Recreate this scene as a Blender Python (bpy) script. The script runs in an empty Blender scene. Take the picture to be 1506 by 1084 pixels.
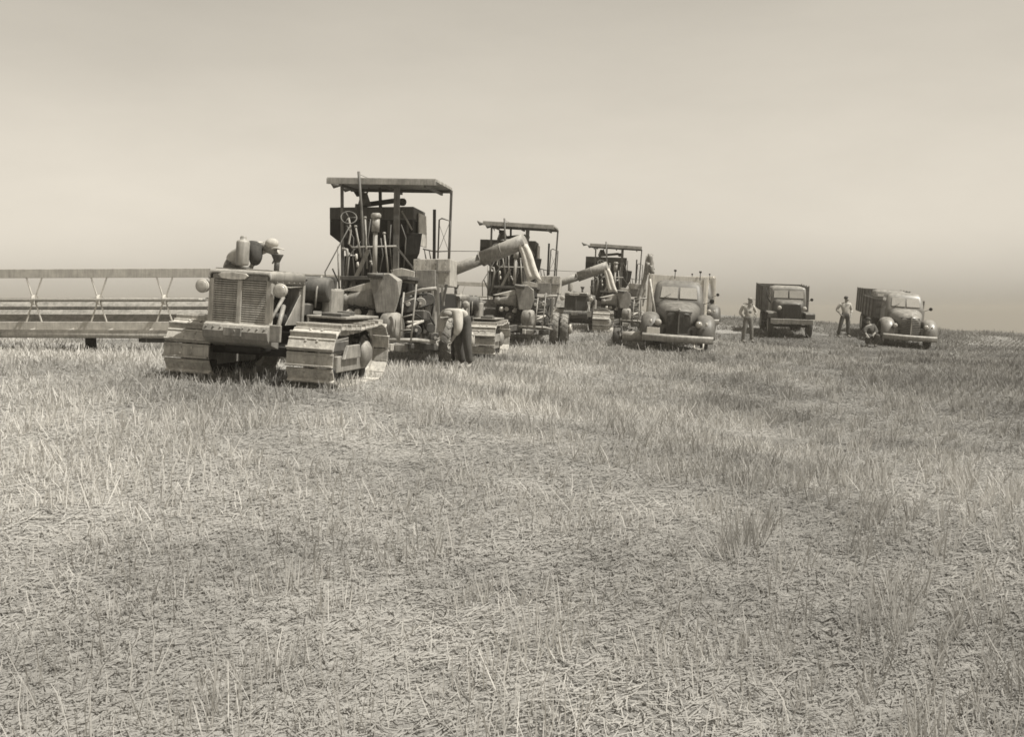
import bpy, bmesh, math, random
import numpy as np
from mathutils import Vector, Matrix

random.seed(7)
rng = np.random.default_rng(11)
SC = bpy.context.scene
COL = SC.collection
R = math.radians

# ------------------------------------------------------------------ camera
F, CX, HY, CZ = 1615.0, 753.0, 462.0, 1.5        # focal length in photo pixels, horizon row, eye height
cam = bpy.data.cameras.new('camera')
cam.lens = 36.0 * F / 1506.0
cam.sensor_width = 36.0
cam.shift_y = -(542.0 - HY) / 1506.0
cam.clip_start = 0.1
cam.clip_end = 6000
cam_o = bpy.data.objects.new('camera', cam)
COL.objects.link(cam_o)
cam_o.location = (0, 0, CZ)
cam_o.rotation_euler = (R(90), 0, 0)
SC.camera = cam_o

# ------------------------------------------------------------------ sky, sun, exposure
SUN_EL, SUN_AZ = 58.0, 110.0                     # azimuth clockwise from +Y (away from the camera)
world = bpy.data.worlds.new('World')
SC.world = world
world.use_nodes = True
wn, wl = world.node_tree.nodes, world.node_tree.links
wn.clear()
sky = wn.new('ShaderNodeTexSky')
sky.sky_type = 'NISHITA'
sky.sun_disc = False
sky.sun_elevation = R(SUN_EL)
sky.sun_rotation = R(SUN_AZ)
sky.air_density = 1.7
sky.dust_density = 1.25
sky.ozone_density = 1.0
bw = wn.new('ShaderNodeRGBToBW')                 # black and white film
tint = wn.new('ShaderNodeMix'); tint.data_type = 'RGBA'; tint.blend_type = 'MULTIPLY'
tint.inputs[0].default_value = 1.0
tint.inputs[7].default_value = (1.0, 0.922, 0.79, 1)
bg = wn.new('ShaderNodeBackground'); bg.inputs[1].default_value = 0.1
wo = wn.new('ShaderNodeOutputWorld')
tcw = wn.new('ShaderNodeTexCoord'); mpw = wn.new('ShaderNodeMapping'); mpw.inputs['Scale'].default_value = (1, 1, 3.5)
nzw = wn.new('ShaderNodeTexNoise'); nzw.inputs['Scale'].default_value = 2.2; nzw.inputs['Detail'].default_value = 7; nzw.inputs['Roughness'].default_value = .6
mrw = wn.new('ShaderNodeMapRange'); mrw.inputs[1].default_value = .3; mrw.inputs[2].default_value = .7; mrw.inputs[3].default_value = .93; mrw.inputs[4].default_value = 1.06
mlw = wn.new('ShaderNodeMath'); mlw.operation = 'MULTIPLY'                  # thin uneven high cloud
wl.new(tcw.outputs['Generated'], mpw.inputs[0]); wl.new(mpw.outputs[0], nzw.inputs['Vector']); wl.new(nzw.outputs['Fac'], mrw.inputs[0])
wl.new(sky.outputs[0], bw.inputs[0])
wl.new(bw.outputs[0], mlw.inputs[0]); wl.new(mrw.outputs[0], mlw.inputs[1]); wl.new(mlw.outputs[0], tint.inputs[6])
wl.new(tint.outputs[2], bg.inputs[0])
wl.new(bg.outputs[0], wo.inputs[0])

sun = bpy.data.lights.new('sun', 'SUN')
sun.energy = 5.0
sun.angle = R(0.6)
sun.color = (1.0, 0.965, 0.89)
sun_o = bpy.data.objects.new('sun', sun)
COL.objects.link(sun_o)
ce = math.cos(R(SUN_EL))
to_sun = Vector((math.sin(R(SUN_AZ)) * ce, math.cos(R(SUN_AZ)) * ce, math.sin(R(SUN_EL))))
sun_o.rotation_euler = to_sun.to_track_quat('Z', 'Y').to_euler()
sun_o.location = to_sun * 60

SC.view_settings.view_transform = 'Standard'
SC.view_settings.look = 'None'
SC.view_settings.exposure = 0.55
SC.view_settings.gamma = 1.0
SC.cycles.filter_width = 1.65
SC.cycles.max_bounces = 6
SC.cycles.volume_bounces = 1
HAZE = 0.0014

# ------------------------------------------------------------------ materials (grey, as the film saw them)
def grey(v, warm=1.0):
    return (v, v * (1 - 0.045 * warm), v * (1 - 0.135 * warm), 1)

def mat(name, v, rough=0.65, metal=0.0, amount=0.35, scale=3.0, bump=0.15, dust=0.0, dust_v=0.34, spec=0.35, each=0.0):
    m = bpy.data.materials.new(name)
    m.use_nodes = True
    n, l = m.node_tree.nodes, m.node_tree.links
    b = n['Principled BSDF']
    tc = n.new('ShaderNodeTexCoord')
    nz = n.new('ShaderNodeTexNoise'); nz.inputs['Scale'].default_value = scale
    nz.inputs['Detail'].default_value = 8; nz.inputs['Roughness'].default_value = 0.65
    l.new(tc.outputs['Object'], nz.inputs['Vector'])
    ramp = n.new('ShaderNodeValToRGB')
    ramp.color_ramp.elements[0].position = 0.30
    ramp.color_ramp.elements[1].position = 0.72
    ramp.color_ramp.elements[0].color = grey(v * (1 - amount))
    ramp.color_ramp.elements[1].color = grey(min(0.9, v * (1 + amount)))
    l.new(nz.outputs['Fac'], ramp.inputs[0])
    mp = n.new('ShaderNodeMapping'); mp.inputs['Scale'].default_value = (26, 26, 2.6)          # rain and oil streaks
    l.new(tc.outputs['Object'], mp.inputs[0])
    ns = n.new('ShaderNodeTexNoise'); ns.inputs['Scale'].default_value = 1.4; ns.inputs['Detail'].default_value = 6
    l.new(mp.outputs[0], ns.inputs['Vector'])
    rs = n.new('ShaderNodeValToRGB'); rs.color_ramp.elements[0].position = .34; rs.color_ramp.elements[1].position = .62
    q = 1 - min(.34, amount * .8)
    rs.color_ramp.elements[0].color = (q, q, q, 1); rs.color_ramp.elements[1].color = (1.08, 1.08, 1.08, 1)
    l.new(ns.outputs['Fac'], rs.inputs[0])
    ms = n.new('ShaderNodeMix'); ms.data_type = 'RGBA'; ms.blend_type = 'MULTIPLY'; ms.inputs[0].default_value = 1
    l.new(ramp.outputs[0], ms.inputs[6]); l.new(rs.outputs[0], ms.inputs[7])
    out = ms.outputs[2]
    if dust > 0:                                  # field dust lying on whatever faces up
        geo = n.new('ShaderNodeNewGeometry')
        sx = n.new('ShaderNodeSeparateXYZ'); l.new(geo.outputs['Normal'], sx.inputs[0])
        mr = n.new('ShaderNodeMapRange'); mr.inputs[1].default_value = 0.15; mr.inputs[2].default_value = 0.95
        mr.inputs[3].default_value = 0.12 * dust; mr.inputs[4].default_value = dust
        l.new(sx.outputs[2], mr.inputs[0])
        n2 = n.new('ShaderNodeTexNoise'); n2.inputs['Scale'].default_value = scale * 2.7; n2.inputs['Detail'].default_value = 6
        l.new(tc.outputs['Object'], n2.inputs['Vector'])
        mu = n.new('ShaderNodeMath'); mu.operation = 'MULTIPLY'
        m2 = n.new('ShaderNodeMapRange'); m2.inputs[1].default_value = 0.3; m2.inputs[2].default_value = 0.65
        l.new(n2.outputs['Fac'], m2.inputs[0])
        l.new(mr.outputs[0], mu.inputs[0]); l.new(m2.outputs[0], mu.inputs[1])
        mx = n.new('ShaderNodeMix'); mx.data_type = 'RGBA'
        l.new(mu.outputs[0], mx.inputs[0]); l.new(out, mx.inputs[6])
        mx.inputs[7].default_value = grey(dust_v)
        out = mx.outputs[2]
    if each > 0:                                  # separate plates differ a little
        ge = n.new('ShaderNodeNewGeometry'); me_ = n.new('ShaderNodeMapRange'); me_.inputs[3].default_value = 1 - each; me_.inputs[4].default_value = 1 + each
        l.new(ge.outputs['Random Per Island'], me_.inputs[0])
        sc_ = n.new('ShaderNodeVectorMath'); sc_.operation = 'SCALE'
        l.new(out, sc_.inputs[0]); l.new(me_.outputs[0], sc_.inputs['Scale']); out = sc_.outputs[0]
    l.new(out, b.inputs['Base Color'])
    b.inputs['Roughness'].default_value = rough
    b.inputs['Metallic'].default_value = metal
    b.inputs['Specular IOR Level'].default_value = spec
    if bump > 0:
        n3 = n.new('ShaderNodeTexNoise'); n3.inputs['Scale'].default_value = scale * 9; n3.inputs['Detail'].default_value = 4
        l.new(tc.outputs['Object'], n3.inputs['Vector'])
        bp = n.new('ShaderNodeBump'); bp.inputs['Strength'].default_value = bump; bp.inputs['Distance'].default_value = 0.02
        l.new(n3.outputs['Fac'], bp.inputs['Height']); l.new(bp.outputs[0], b.inputs['Normal'])
    return m

M = dict(
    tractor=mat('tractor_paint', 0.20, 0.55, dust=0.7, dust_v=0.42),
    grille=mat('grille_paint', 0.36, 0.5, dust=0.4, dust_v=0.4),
    recess=mat('grille_core', 0.13, 0.8),
    badge=mat('badge_metal', 0.42, 0.4, amount=0.3, scale=14),
    shoe=mat('worn_track_steel', 0.36, 0.6, metal=0.1, amount=0.35, scale=7, bump=0.3, dust=0.8, dust_v=0.50, each=0.22),
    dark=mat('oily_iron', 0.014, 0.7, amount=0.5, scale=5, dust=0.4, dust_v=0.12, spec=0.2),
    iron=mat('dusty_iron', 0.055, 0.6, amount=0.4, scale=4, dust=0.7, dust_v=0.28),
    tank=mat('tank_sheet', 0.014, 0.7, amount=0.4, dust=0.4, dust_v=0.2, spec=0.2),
    tank_board=mat('tank_boards', 0.06, 0.7, amount=0.3, dust=0.3),
    galv=mat('galvanised_sheet', 0.37, 0.55, metal=0.1, amount=0.35, scale=5, dust=0.5, dust_v=0.45),
    sheet=mat('weathered_sheet', 0.20, 0.6, amount=0.4, scale=4, dust=0.6, dust_v=0.40),
    canopy=mat('canopy_boards', 0.28, 0.75, each=0.2, amount=0.3, scale=5),
    pipe=mat('pale_pipe', 0.24, 0.5, amount=0.3, scale=8),
    post=mat('post_iron', 0.10, 0.6, amount=0.35, scale=6),
    canvas=mat('canvas', 0.48, 0.9, amount=0.15, scale=6, bump=0.5),
    wood=mat('reel_wood', 0.40, 0.75, amount=0.2, each=0.15, scale=5, dust=0.3, dust_v=0.4),
    rubber=mat('dusty_rubber', 0.11, 0.85, amount=0.4, scale=6, dust=0.95, dust_v=0.34),
    tyre=mat('truck_rubber', 0.04, 0.8, amount=0.4, scale=6, dust=0.5, dust_v=0.2),
    rim=mat('wheel_rim', 0.30, 0.5, amount=0.3, dust=0.4),
    truck_a=mat('truck_paint_mid', 0.085, 0.5, amount=0.15, scale=2, bump=0.02, dust=0.75, dust_v=0.22, spec=0.3),
    truck_b=mat('truck_paint_dark', 0.06, 0.5, amount=0.2, scale=2, bump=0.02, dust=0.8, dust_v=0.22, spec=0.3),
    truck_c=mat('truck_paint_grey', 0.12, 0.4, amount=0.15, scale=2, bump=0.02, dust=0.85, dust_v=0.30, spec=0.4),
    chrome=mat('dull_bright_metal', 0.45, 0.3, metal=0.6, amount=0.2, scale=8),
    lamp=mat('lamp_lens', 0.34, 0.12, amount=0.1, bump=0, spec=0.8),
    box_pale=mat('pale_box_boards', 0.62, 0.75, amount=0.15, scale=4),
    box_mid=mat('grey_box_boards', 0.11, 0.75, amount=0.35, scale=4, dust=0.3, each=0.3),
    plate=mat('number_plate', 0.55, 0.5, amount=0.1),
    glass=mat('sky_pale_window_glass', 0.26, 0.12, amount=0.1, bump=0, spec=0.9),  # pale base colour stands in for sky reflected in the panes
    skin=mat('skin', 0.22, 0.6, amount=0.1, scale=10, bump=0),
    shirt=mat('pale_shirt', 0.38, 0.9, amount=0.15, scale=8),
    vest=mat('dark_vest', 0.045, 0.9, amount=0.3, scale=8),
    denim=mat('denim', 0.06, 0.9, amount=0.25, scale=8),
    denim_pale=mat('faded_denim', 0.13, 0.9, amount=0.2, scale=8),
    hair=mat('hair', 0.04, 0.8, amount=0.3, scale=20),
    cap=mat('cloth_cap', 0.22, 0.9, amount=0.2, scale=10),
    boot=mat('boot_leather', 0.05, 0.7, amount=0.3, scale=10, dust=0.4),
)

def tag(o, label=None, cat=None, group=None, kind=None):
    if label: o['label'] = label
    if cat: o['category'] = cat
    if group: o['group'] = group
    if kind: o['kind'] = kind
    return o

# ------------------------------------------------------------------ terrain
def unproj(px, py, Y):
    return Vector(((px - CX) / F * Y, Y, CZ - (py - HY) / F * Y))

CTRL = [unproj(*c) for c in [
    (271, 560, 13.9), (454, 575, 13.4), (530, 555, 16.0), (575, 541, 21.5), (660, 541, 21.0),
    (132, 521, 19.7), (768, 507, 33.3), (702, 524, 25.5), (875, 490, 39.0), (909, 491, 45.5),
    (995, 519, 31.7), (1337, 513, 43.0), (1160, 498, 44.0), (1310, 500, 46.5), (1100, 505, 42.0),
    (1243, 497, 45.6), (908, 511, 33.0), (1022, 480, 50.0),
    (753, 1003, 4.5), (84, 1003, 4.5), (1423, 1003, 4.5), (1423, 640, 16.0), (1000, 620, 16.0),
    (-50, 470, 70), (150, 469, 70), (300, 467, 70), (600, 465, 70), (900, 463, 70), (1060, 463, 70), (1150, 470, 70),
    (1250, 477, 70), (1340, 482, 70), (1423, 487, 70), (1560, 496, 70)]]
CTRL += [Vector(c) for c in [(-15, -12, -0.2), (0, -14, -0.2), (15, -12, -0.3), (-20, 18, 1.0), (-30, 45, 1.0), (22, 12, -0.2), (30, 30, -0.2)]]
_P = np.array([[c.x, c.y] for c in CTRL]); _Z = np.array([c.z for c in CTRL])
def _phi(d2):
    return np.where(d2 > 1e-9, 0.5 * d2 * np.log(np.maximum(d2, 1e-9)), 0.0)
_n = len(_P)
_A = _phi(((_P[:, None, :] - _P[None, :, :]) ** 2).sum(-1)) + np.eye(_n) * 0.6
_Q = np.hstack([np.ones((_n, 1)), _P])
_S = np.linalg.solve(np.block([[_A, _Q], [_Q.T, np.zeros((3, 3))]]), np.concatenate([_Z, np.zeros(3)]))

def height(x, y):
    x = np.asarray(x, float); y = np.asarray(y, float)
    z = np.zeros_like(x) + _S[_n] + _S[_n + 1] * x + _S[_n + 2] * y
    for i in range(_n):
        z = z + _S[i] * _phi((x - _P[i, 0]) ** 2 + (y - _P[i, 1]) ** 2)
    d = np.hypot(x, y - 35)
    w = np.clip((d - 40) / 60, 0, 1); w = w * w * (3 - 2 * w)
    z = z * (1 - w) + (-0.035 * d + 0.6) * w
    fade = np.clip(1 - np.hypot(x, y) / 80, 0, 1)
    z = z + fade * (0.018 * np.sin(2.1 * x + 0.7 * y + 1) * np.sin(1.3 * y - 0.5 * x) + 0.010 * np.sin(5.3 * x - 2.2 * y) * np.sin(4.1 * y + 1.7 * x))
    return z
def gz(x, y):
    return float(height(np.array([x]), np.array([y]))[0])

def mesh_from(name, verts, faces, m, kind=None):
    me = bpy.data.meshes.new(name)
    me.from_pydata(verts, [], faces)
    me.materials.append(m)
    o = bpy.data.objects.new(name, me)
    COL.objects.link(o)
    if kind: o['kind'] = kind
    return o

def tone_to_right(n, l, tc, col):
    # scales the colour darker towards the right of the field, unevenly by noise
    sx = n.new('ShaderNodeSeparateXYZ'); l.new(tc.outputs['Object'], sx.inputs[0])
    z = n.new('ShaderNodeTexNoise'); z.inputs['Scale'].default_value = 0.16; z.inputs['Detail'].default_value = 4
    l.new(tc.outputs['Object'], z.inputs['Vector'])
    a = n.new('ShaderNodeMath'); a.operation = 'MULTIPLY_ADD'; a.inputs[1].default_value = 14; l.new(z.outputs['Fac'], a.inputs[0]); l.new(sx.outputs[0], a.inputs[2])
    mr = n.new('ShaderNodeMapRange'); mr.inputs[1].default_value = 6; mr.inputs[2].default_value = 19; mr.inputs[3].default_value = 1.0; mr.inputs[4].default_value = 0.54
    l.new(a.outputs[0], mr.inputs[0])
    v = n.new('ShaderNodeVectorMath'); v.operation = 'SCALE'
    l.new(col, v.inputs[0]); l.new(mr.outputs[0], v.inputs['Scale'])
    return v.outputs[0]

def soil_material():
    m = bpy.data.materials.new('stubble_soil'); m.use_nodes = True
    n, l = m.node_tree.nodes, m.node_tree.links
    b = n['Principled BSDF']; b.inputs['Roughness'].default_value = 1.0; b.inputs['Specular IOR Level'].default_value = 0.05
    tc = n.new('ShaderNodeTexCoord')
    def noise(scale, stretch=(1, 1, 1), detail=8):
        mp = n.new('ShaderNodeMapping'); mp.inputs['Scale'].default_value = stretch
        mp.inputs['Rotation'].default_value = (0, 0, R(28))
        l.new(tc.outputs['Object'], mp.inputs[0])
        z = n.new('ShaderNodeTexNoise'); z.inputs['Scale'].default_value = scale; z.inputs['Detail'].default_value = detail
        z.inputs['Roughness'].default_value = 0.7
        l.new(mp.outputs[0], z.inputs['Vector']); return z.outputs['Fac']
    fine = noise(55, (1, 1, 1), 6); mid = noise(2.6, (1, 1, 1)); big = noise(0.22, (2.2, 0.7, 1), 5)
    r1 = n.new('ShaderNodeValToRGB'); r1.color_ramp.elements[0].position = .3; r1.color_ramp.elements[1].position = .68
    r1.color_ramp.elements[0].color = grey(0.34, .6); r1.color_ramp.elements[1].color = grey(0.44, .6)
    l.new(fine, r1.inputs[0])
    r2 = n.new('ShaderNodeValToRGB'); r2.color_ramp.elements[0].position = .32; r2.color_ramp.elements[1].position = .66
    r2.color_ramp.elements[0].color = (.62, .62, .62, 1); r2.color_ramp.elements[1].color = (1.12, 1.12, 1.12, 1)
    l.new(mid, r2.inputs[0])
    r3 = n.new('ShaderNodeValToRGB'); r3.color_ramp.elements[0].position = .36; r3.color_ramp.elements[1].position = .62
    r3.color_ramp.elements[0].color = (.72, .72, .72, 1); r3.color_ramp.elements[1].color = (1.1, 1.1, 1.1, 1)
    l.new(big, r3.inputs[0])
    a = n.new('ShaderNodeMix'); a.data_type = 'RGBA'; a.blend_type = 'MULTIPLY'; a.inputs[0].default_value = 1
    l.new(r1.outputs[0], a.inputs[6]); l.new(r2.outputs[0], a.inputs[7])
    c = n.new('ShaderNodeMix'); c.data_type = 'RGBA'; c.blend_type = 'MULTIPLY'; c.inputs[0].default_value = 1
    l.new(a.outputs[2], c.inputs[6]); l.new(r3.outputs[0], c.inputs[7])
    l.new(tone_to_right(n, l, tc, c.outputs[2]), b.inputs['Base Color'])
    bp = n.new('ShaderNodeBump'); bp.inputs['Strength'].default_value = 0.8; bp.inputs['Distance'].default_value = 0.05
    l.new(fine, bp.inputs['Height']); l.new(bp.outputs[0], b.inputs['Normal'])
    return m

def axis(lo, hi, d_lo, d_hi, step):
    mid = list(np.arange(d_lo, d_hi + 1e-6, step))
    up, s, v = [], step, d_hi
    while v < hi:
        s *= 1.13; v += s; up.append(min(v, hi))
    dn, s, v = [], step, d_lo
    while v > lo:
        s *= 1.13; v -= s; dn.append(max(v, lo))
    return np.array(dn[::-1] + mid + up)
xs = axis(-420, 420, -14, 18, 0.22)
ys = axis(-200, 560, 1, 40, 0.25)
GX, GY = np.meshgrid(xs, ys)
GZ = height(GX, GY)
nx, ny = len(xs), len(ys)
gv = np.stack([GX, GY, GZ], -1).reshape(-1, 3)
gi = np.arange(nx * ny).reshape(ny, nx)
gf = np.stack([gi[:-1, :-1], gi[:-1, 1:], gi[1:, 1:], gi[1:, :-1]], -1).reshape(-1, 4)
ground = mesh_from('ground', gv.tolist(), gf.tolist(), soil_material(), 'structure')
ground.data.polygons.foreach_set('use_smooth', [True] * len(ground.data.polygons))

# ------------------------------------------------------------------ stubble and straw
def straw_material(name, lo, hi):
    m = bpy.data.materials.new(name); m.use_nodes = True
    n, l = m.node_tree.nodes, m.node_tree.links
    n.remove(n['Principled BSDF'])
    geo = n.new('ShaderNodeNewGeometry')
    r = n.new('ShaderNodeValToRGB')
    r.color_ramp.elements[0].color = grey(lo, .6); r.color_ramp.elements[1].color = grey(hi, .6)
    l.new(geo.outputs['Random Per Island'], r.inputs[0])
    tc = n.new('ShaderNodeTexCoord')
    z = n.new('ShaderNodeTexNoise'); z.inputs['Scale'].default_value = 0.35; z.inputs['Detail'].default_value = 5
    l.new(tc.outputs['Object'], z.inputs['Vector'])
    r2 = n.new('ShaderNodeValToRGB'); r2.color_ramp.elements[0].position = .35; r2.color_ramp.elements[1].position = .6
    r2.color_ramp.elements[0].color = (.56, .56, .56, 1); r2.color_ramp.elements[1].color = (1.04, 1.04, 1.04, 1)
    l.new(z.outputs['Fac'], r2.inputs[0])
    mx = n.new('ShaderNodeMix'); mx.data_type = 'RGBA'; mx.blend_type = 'MULTIPLY'; mx.inputs[0].default_value = 1
    l.new(r.outputs[0], mx.inputs[6]); l.new(r2.outputs[0], mx.inputs[7])
    d = n.new('ShaderNodeBsdfDiffuse'); t = n.new('ShaderNodeBsdfTranslucent'); s = n.new('ShaderNodeMixShader')
    s.inputs[0].default_value = 0.42
    tone = tone_to_right(n, l, tc, mx.outputs[2])
    l.new(tone, d.inputs[0]); l.new(tone, t.inputs[0])
    l.new(d.outputs[0], s.inputs[1]); l.new(t.outputs[0], s.inputs[2])
    l.new(s.outputs[0], n['Material Output'].inputs[0])
    return m

def vnoise(x, y, seed=0):
    xi, yi = np.floor(x).astype(int), np.floor(y).astype(int)
    xf, yf = x - xi, y - yi
    def h(a, b):
        v = np.sin(a * 127.1 + b * 311.7 + seed * 74.7) * 43758.5453
        return v - np.floor(v)
    u, v = xf * xf * (3 - 2 * xf), yf * yf * (3 - 2 * yf)
    return (h(xi, yi) * (1 - u) + h(xi + 1, yi) * u) * (1 - v) + (h(xi, yi + 1) * (1 - u) + h(xi + 1, yi + 1) * u) * v

def scatter(n, y0, y1, power):
    t = rng.random(n)
    y = (y0 ** power + t * (y1 ** power - y0 ** power)) ** (1 / power)
    x = (rng.random(n) * 2 - 1) * (0.54 * y + 2.4)
    return x, y

def quads(name, m, rows, label):
    # rows: list of (n,3) arrays, left/right pairs bottom to top
    k = len(rows); n = len(rows[0])
    v = np.stack(rows, 1).reshape(-1, 3)
    base = (np.arange(n) * k)[:, None]
    fs = []
    for j in range(0, k - 2, 2):
        fs.append(np.concatenate([base + j, base + j + 1, base + j + 3, base + j + 2], 1))
    f = np.concatenate(fs, 0)
    me = bpy.data.meshes.new(name)
    me.vertices.add(len(v)); me.vertices.foreach_set('co', v.astype(np.float32).ravel())
    me.loops.add(f.size); me.loops.foreach_set('vertex_index', f.astype(np.int32).ravel())
    me.polygons.add(len(f))
    me.polygons.foreach_set('loop_start', (np.arange(len(f)) * 4).astype(np.int32))
    me.polygons.foreach_set('loop_total', np.full(len(f), 4, np.int32))
    me.update(calc_edges=True)
    me.materials.append(m)
    o = bpy.data.objects.new(name, me); COL.objects.link(o)
    tag(o, label, 'straw', None, 'stuff')
    return o

def rut(x, y):
    # wheel and track marks where the machines have driven in: stubble pressed flat
    v = np.zeros_like(x)
    for (x0, y0, x1, y1, gap) in ((6.5, 4, -3.3, 15, 1.6), (-4.5, 4, -1.2, 22, 1.7), (9, 9, 4.7, 32, 1.6), (3.0, 4, 12, 40, 1.6), (12, 14, -2, 27, 1.8)):
        dx, dy = x1 - x0, y1 - y0; L = math.hypot(dx, dy)
        d = ((x - x0) * dy - (y - y0) * dx) / L + 0.25 * np.sin(y * 0.35 + x0)
        v = v - 0.30 * np.exp(-((np.abs(d) - gap / 2) / 0.24) ** 2)
    return v

def tufts(nc, per):
    cx, cy = scatter(nc, 3.6, 34, 1.35)
    keep = vnoise(cx * 0.30 + 9, cy * 0.22, 5) + rng.random(nc) * .25 > 0.52
    cx, cy = cx[keep], cy[keep]; nc = len(cx)
    a = R(62); n = nc * per
    size = np.repeat(0.5 + rng.random(nc), per)
    al, ac = rng.normal(0, .22, n) * size, rng.normal(0, .05, n)
    x = np.repeat(cx, per) + al * math.cos(a) + ac * math.sin(a)
    y = np.repeat(cy, per) + al * math.sin(a) - ac * math.cos(a)
    z = height(x, y); d = np.hypot(x, y)
    h = (0.07 + 0.13 * rng.random(n)) * (0.6 + 0.5 * size)
    wd = 0.0007 + 0.0003 * d + 0.0008 * rng.random(n)
    az = rng.random(n) * 2 * np.pi
    lx = (al * .25 + rng.normal(0, .12, n)) * h * 2; ly = (ac * 1.5 + rng.normal(0, .12, n)) * h * 2
    sx, sy = np.cos(az) * wd, np.sin(az) * wd
    rows = []
    for t, ws in ((0, 1), (0.55, 0.9), (1, 0.5)):
        px, py, pz = x + lx * t, y + ly * t, z - .01 + h * t
        rows += [np.stack([px - sx * ws, py - sy * ws, pz], 1), np.stack([px + sx * ws, py + sy * ws, pz], 1)]
    return rows

def standing(n):
    x, y = scatter(n, 3.0, 62, 1.15)
    keep = (0.65 * vnoise(x * 0.55 + 3, y * 0.28, 1) + 0.35 * vnoise(x * 2.1, y * 1.6, 2)) + rng.random(n) * 0.30 + rut(x, y) > 0.55
    x, y = x[keep], y[keep]
    a = R(62)                                     # drill rows run away to the right
    u = x * math.sin(a) - y * math.cos(a); w = x * math.cos(a) + y * math.sin(a)
    u = np.round(u / 0.20) * 0.20 + rng.normal(0, 0.022, len(u))
    x, y = u * math.sin(a) + w * math.cos(a), -u * math.cos(a) + w * math.sin(a)
    n = len(x)
    z = height(x, y)
    d = np.hypot(x, y)
    h = (0.035 + 0.13 * rng.random(n) ** 2.0) * (0.6 + 0.8 * vnoise(x * 0.7, y * 0.5, 4)) * np.where(rng.random(n) < .04, 1.7, 1.0)
    wd = 0.0007 + 0.00034 * d + 0.0009 * rng.random(n)
    az = rng.random(n) * 2 * np.pi
    lean = rng.normal(0, 0.30, (n, 2)) * h[:, None]
    bend = rng.normal(0, 0.20, (n, 2)) * h[:, None]
    sx, sy = np.cos(az) * wd, np.sin(az) * wd
    rows = []
    for t, ws in ((0, 1), (0.55, 0.9), (1, 0.55)):
        cx = x + lean[:, 0] * t + bend[:, 0] * t * t; cy = y + lean[:, 1] * t + bend[:, 1] * t * t
        cz = z - 0.01 + h * t
        rows += [np.stack([cx - sx * ws, cy - sy * ws, cz], 1), np.stack([cx + sx * ws, cy + sy * ws, cz], 1)]
    return rows

def lying(n, y1, lmin, lmax, zmax):
    x, y = scatter(n, 3.0, y1, 1.05)
    z = height(x, y)
    d = np.hypot(x, y)
    ln = (lmin + (lmax - lmin) * rng.random(n) ** 2) * np.where(rng.random(n) < .025, 2.0, 1.0)
    az = rng.random(n) * np.pi + rng.normal(0, .2, n)
    up = rng.normal(0, 0.20, n)
    dx, dy = np.cos(az), np.sin(az)
    z0 = z + 0.004 + zmax * rng.random(n) ** 1.6
    wd = 0.0005 + 0.00032 * d + 0.0007 * rng.random(n)
    rows = []
    sag = rng.normal(0, 0.08, n)
    for t in (-0.5, 0, 0.5):
        cx = x + dx * ln * t - dy * ln * sag * (0.25 - t * t); cy = y + dy * ln * t + dx * ln * sag * (0.25 - t * t)
        cz = np.maximum(z0 + up * ln * t, z + 0.003)
        for s in (-1, 1):
            rows.append(np.stack([cx - dy * wd * s, cy + dx * wd * s, cz + s * wd * 0.4], 1))
    return rows

quads('standing_stubble', straw_material('stubble_straw', 0.46, 0.64), [np.concatenate(p) for p in zip(standing(540000), tufts(1300, 46))], 'pale cut wheat stubble standing in rows across the field')
quads('loose_straw', straw_material('loose_straw', 0.36, 0.46), lying(880000, 46, 0.02, 0.14, 0.016), 'short broken straw lying flat between the stubble rows')

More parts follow.
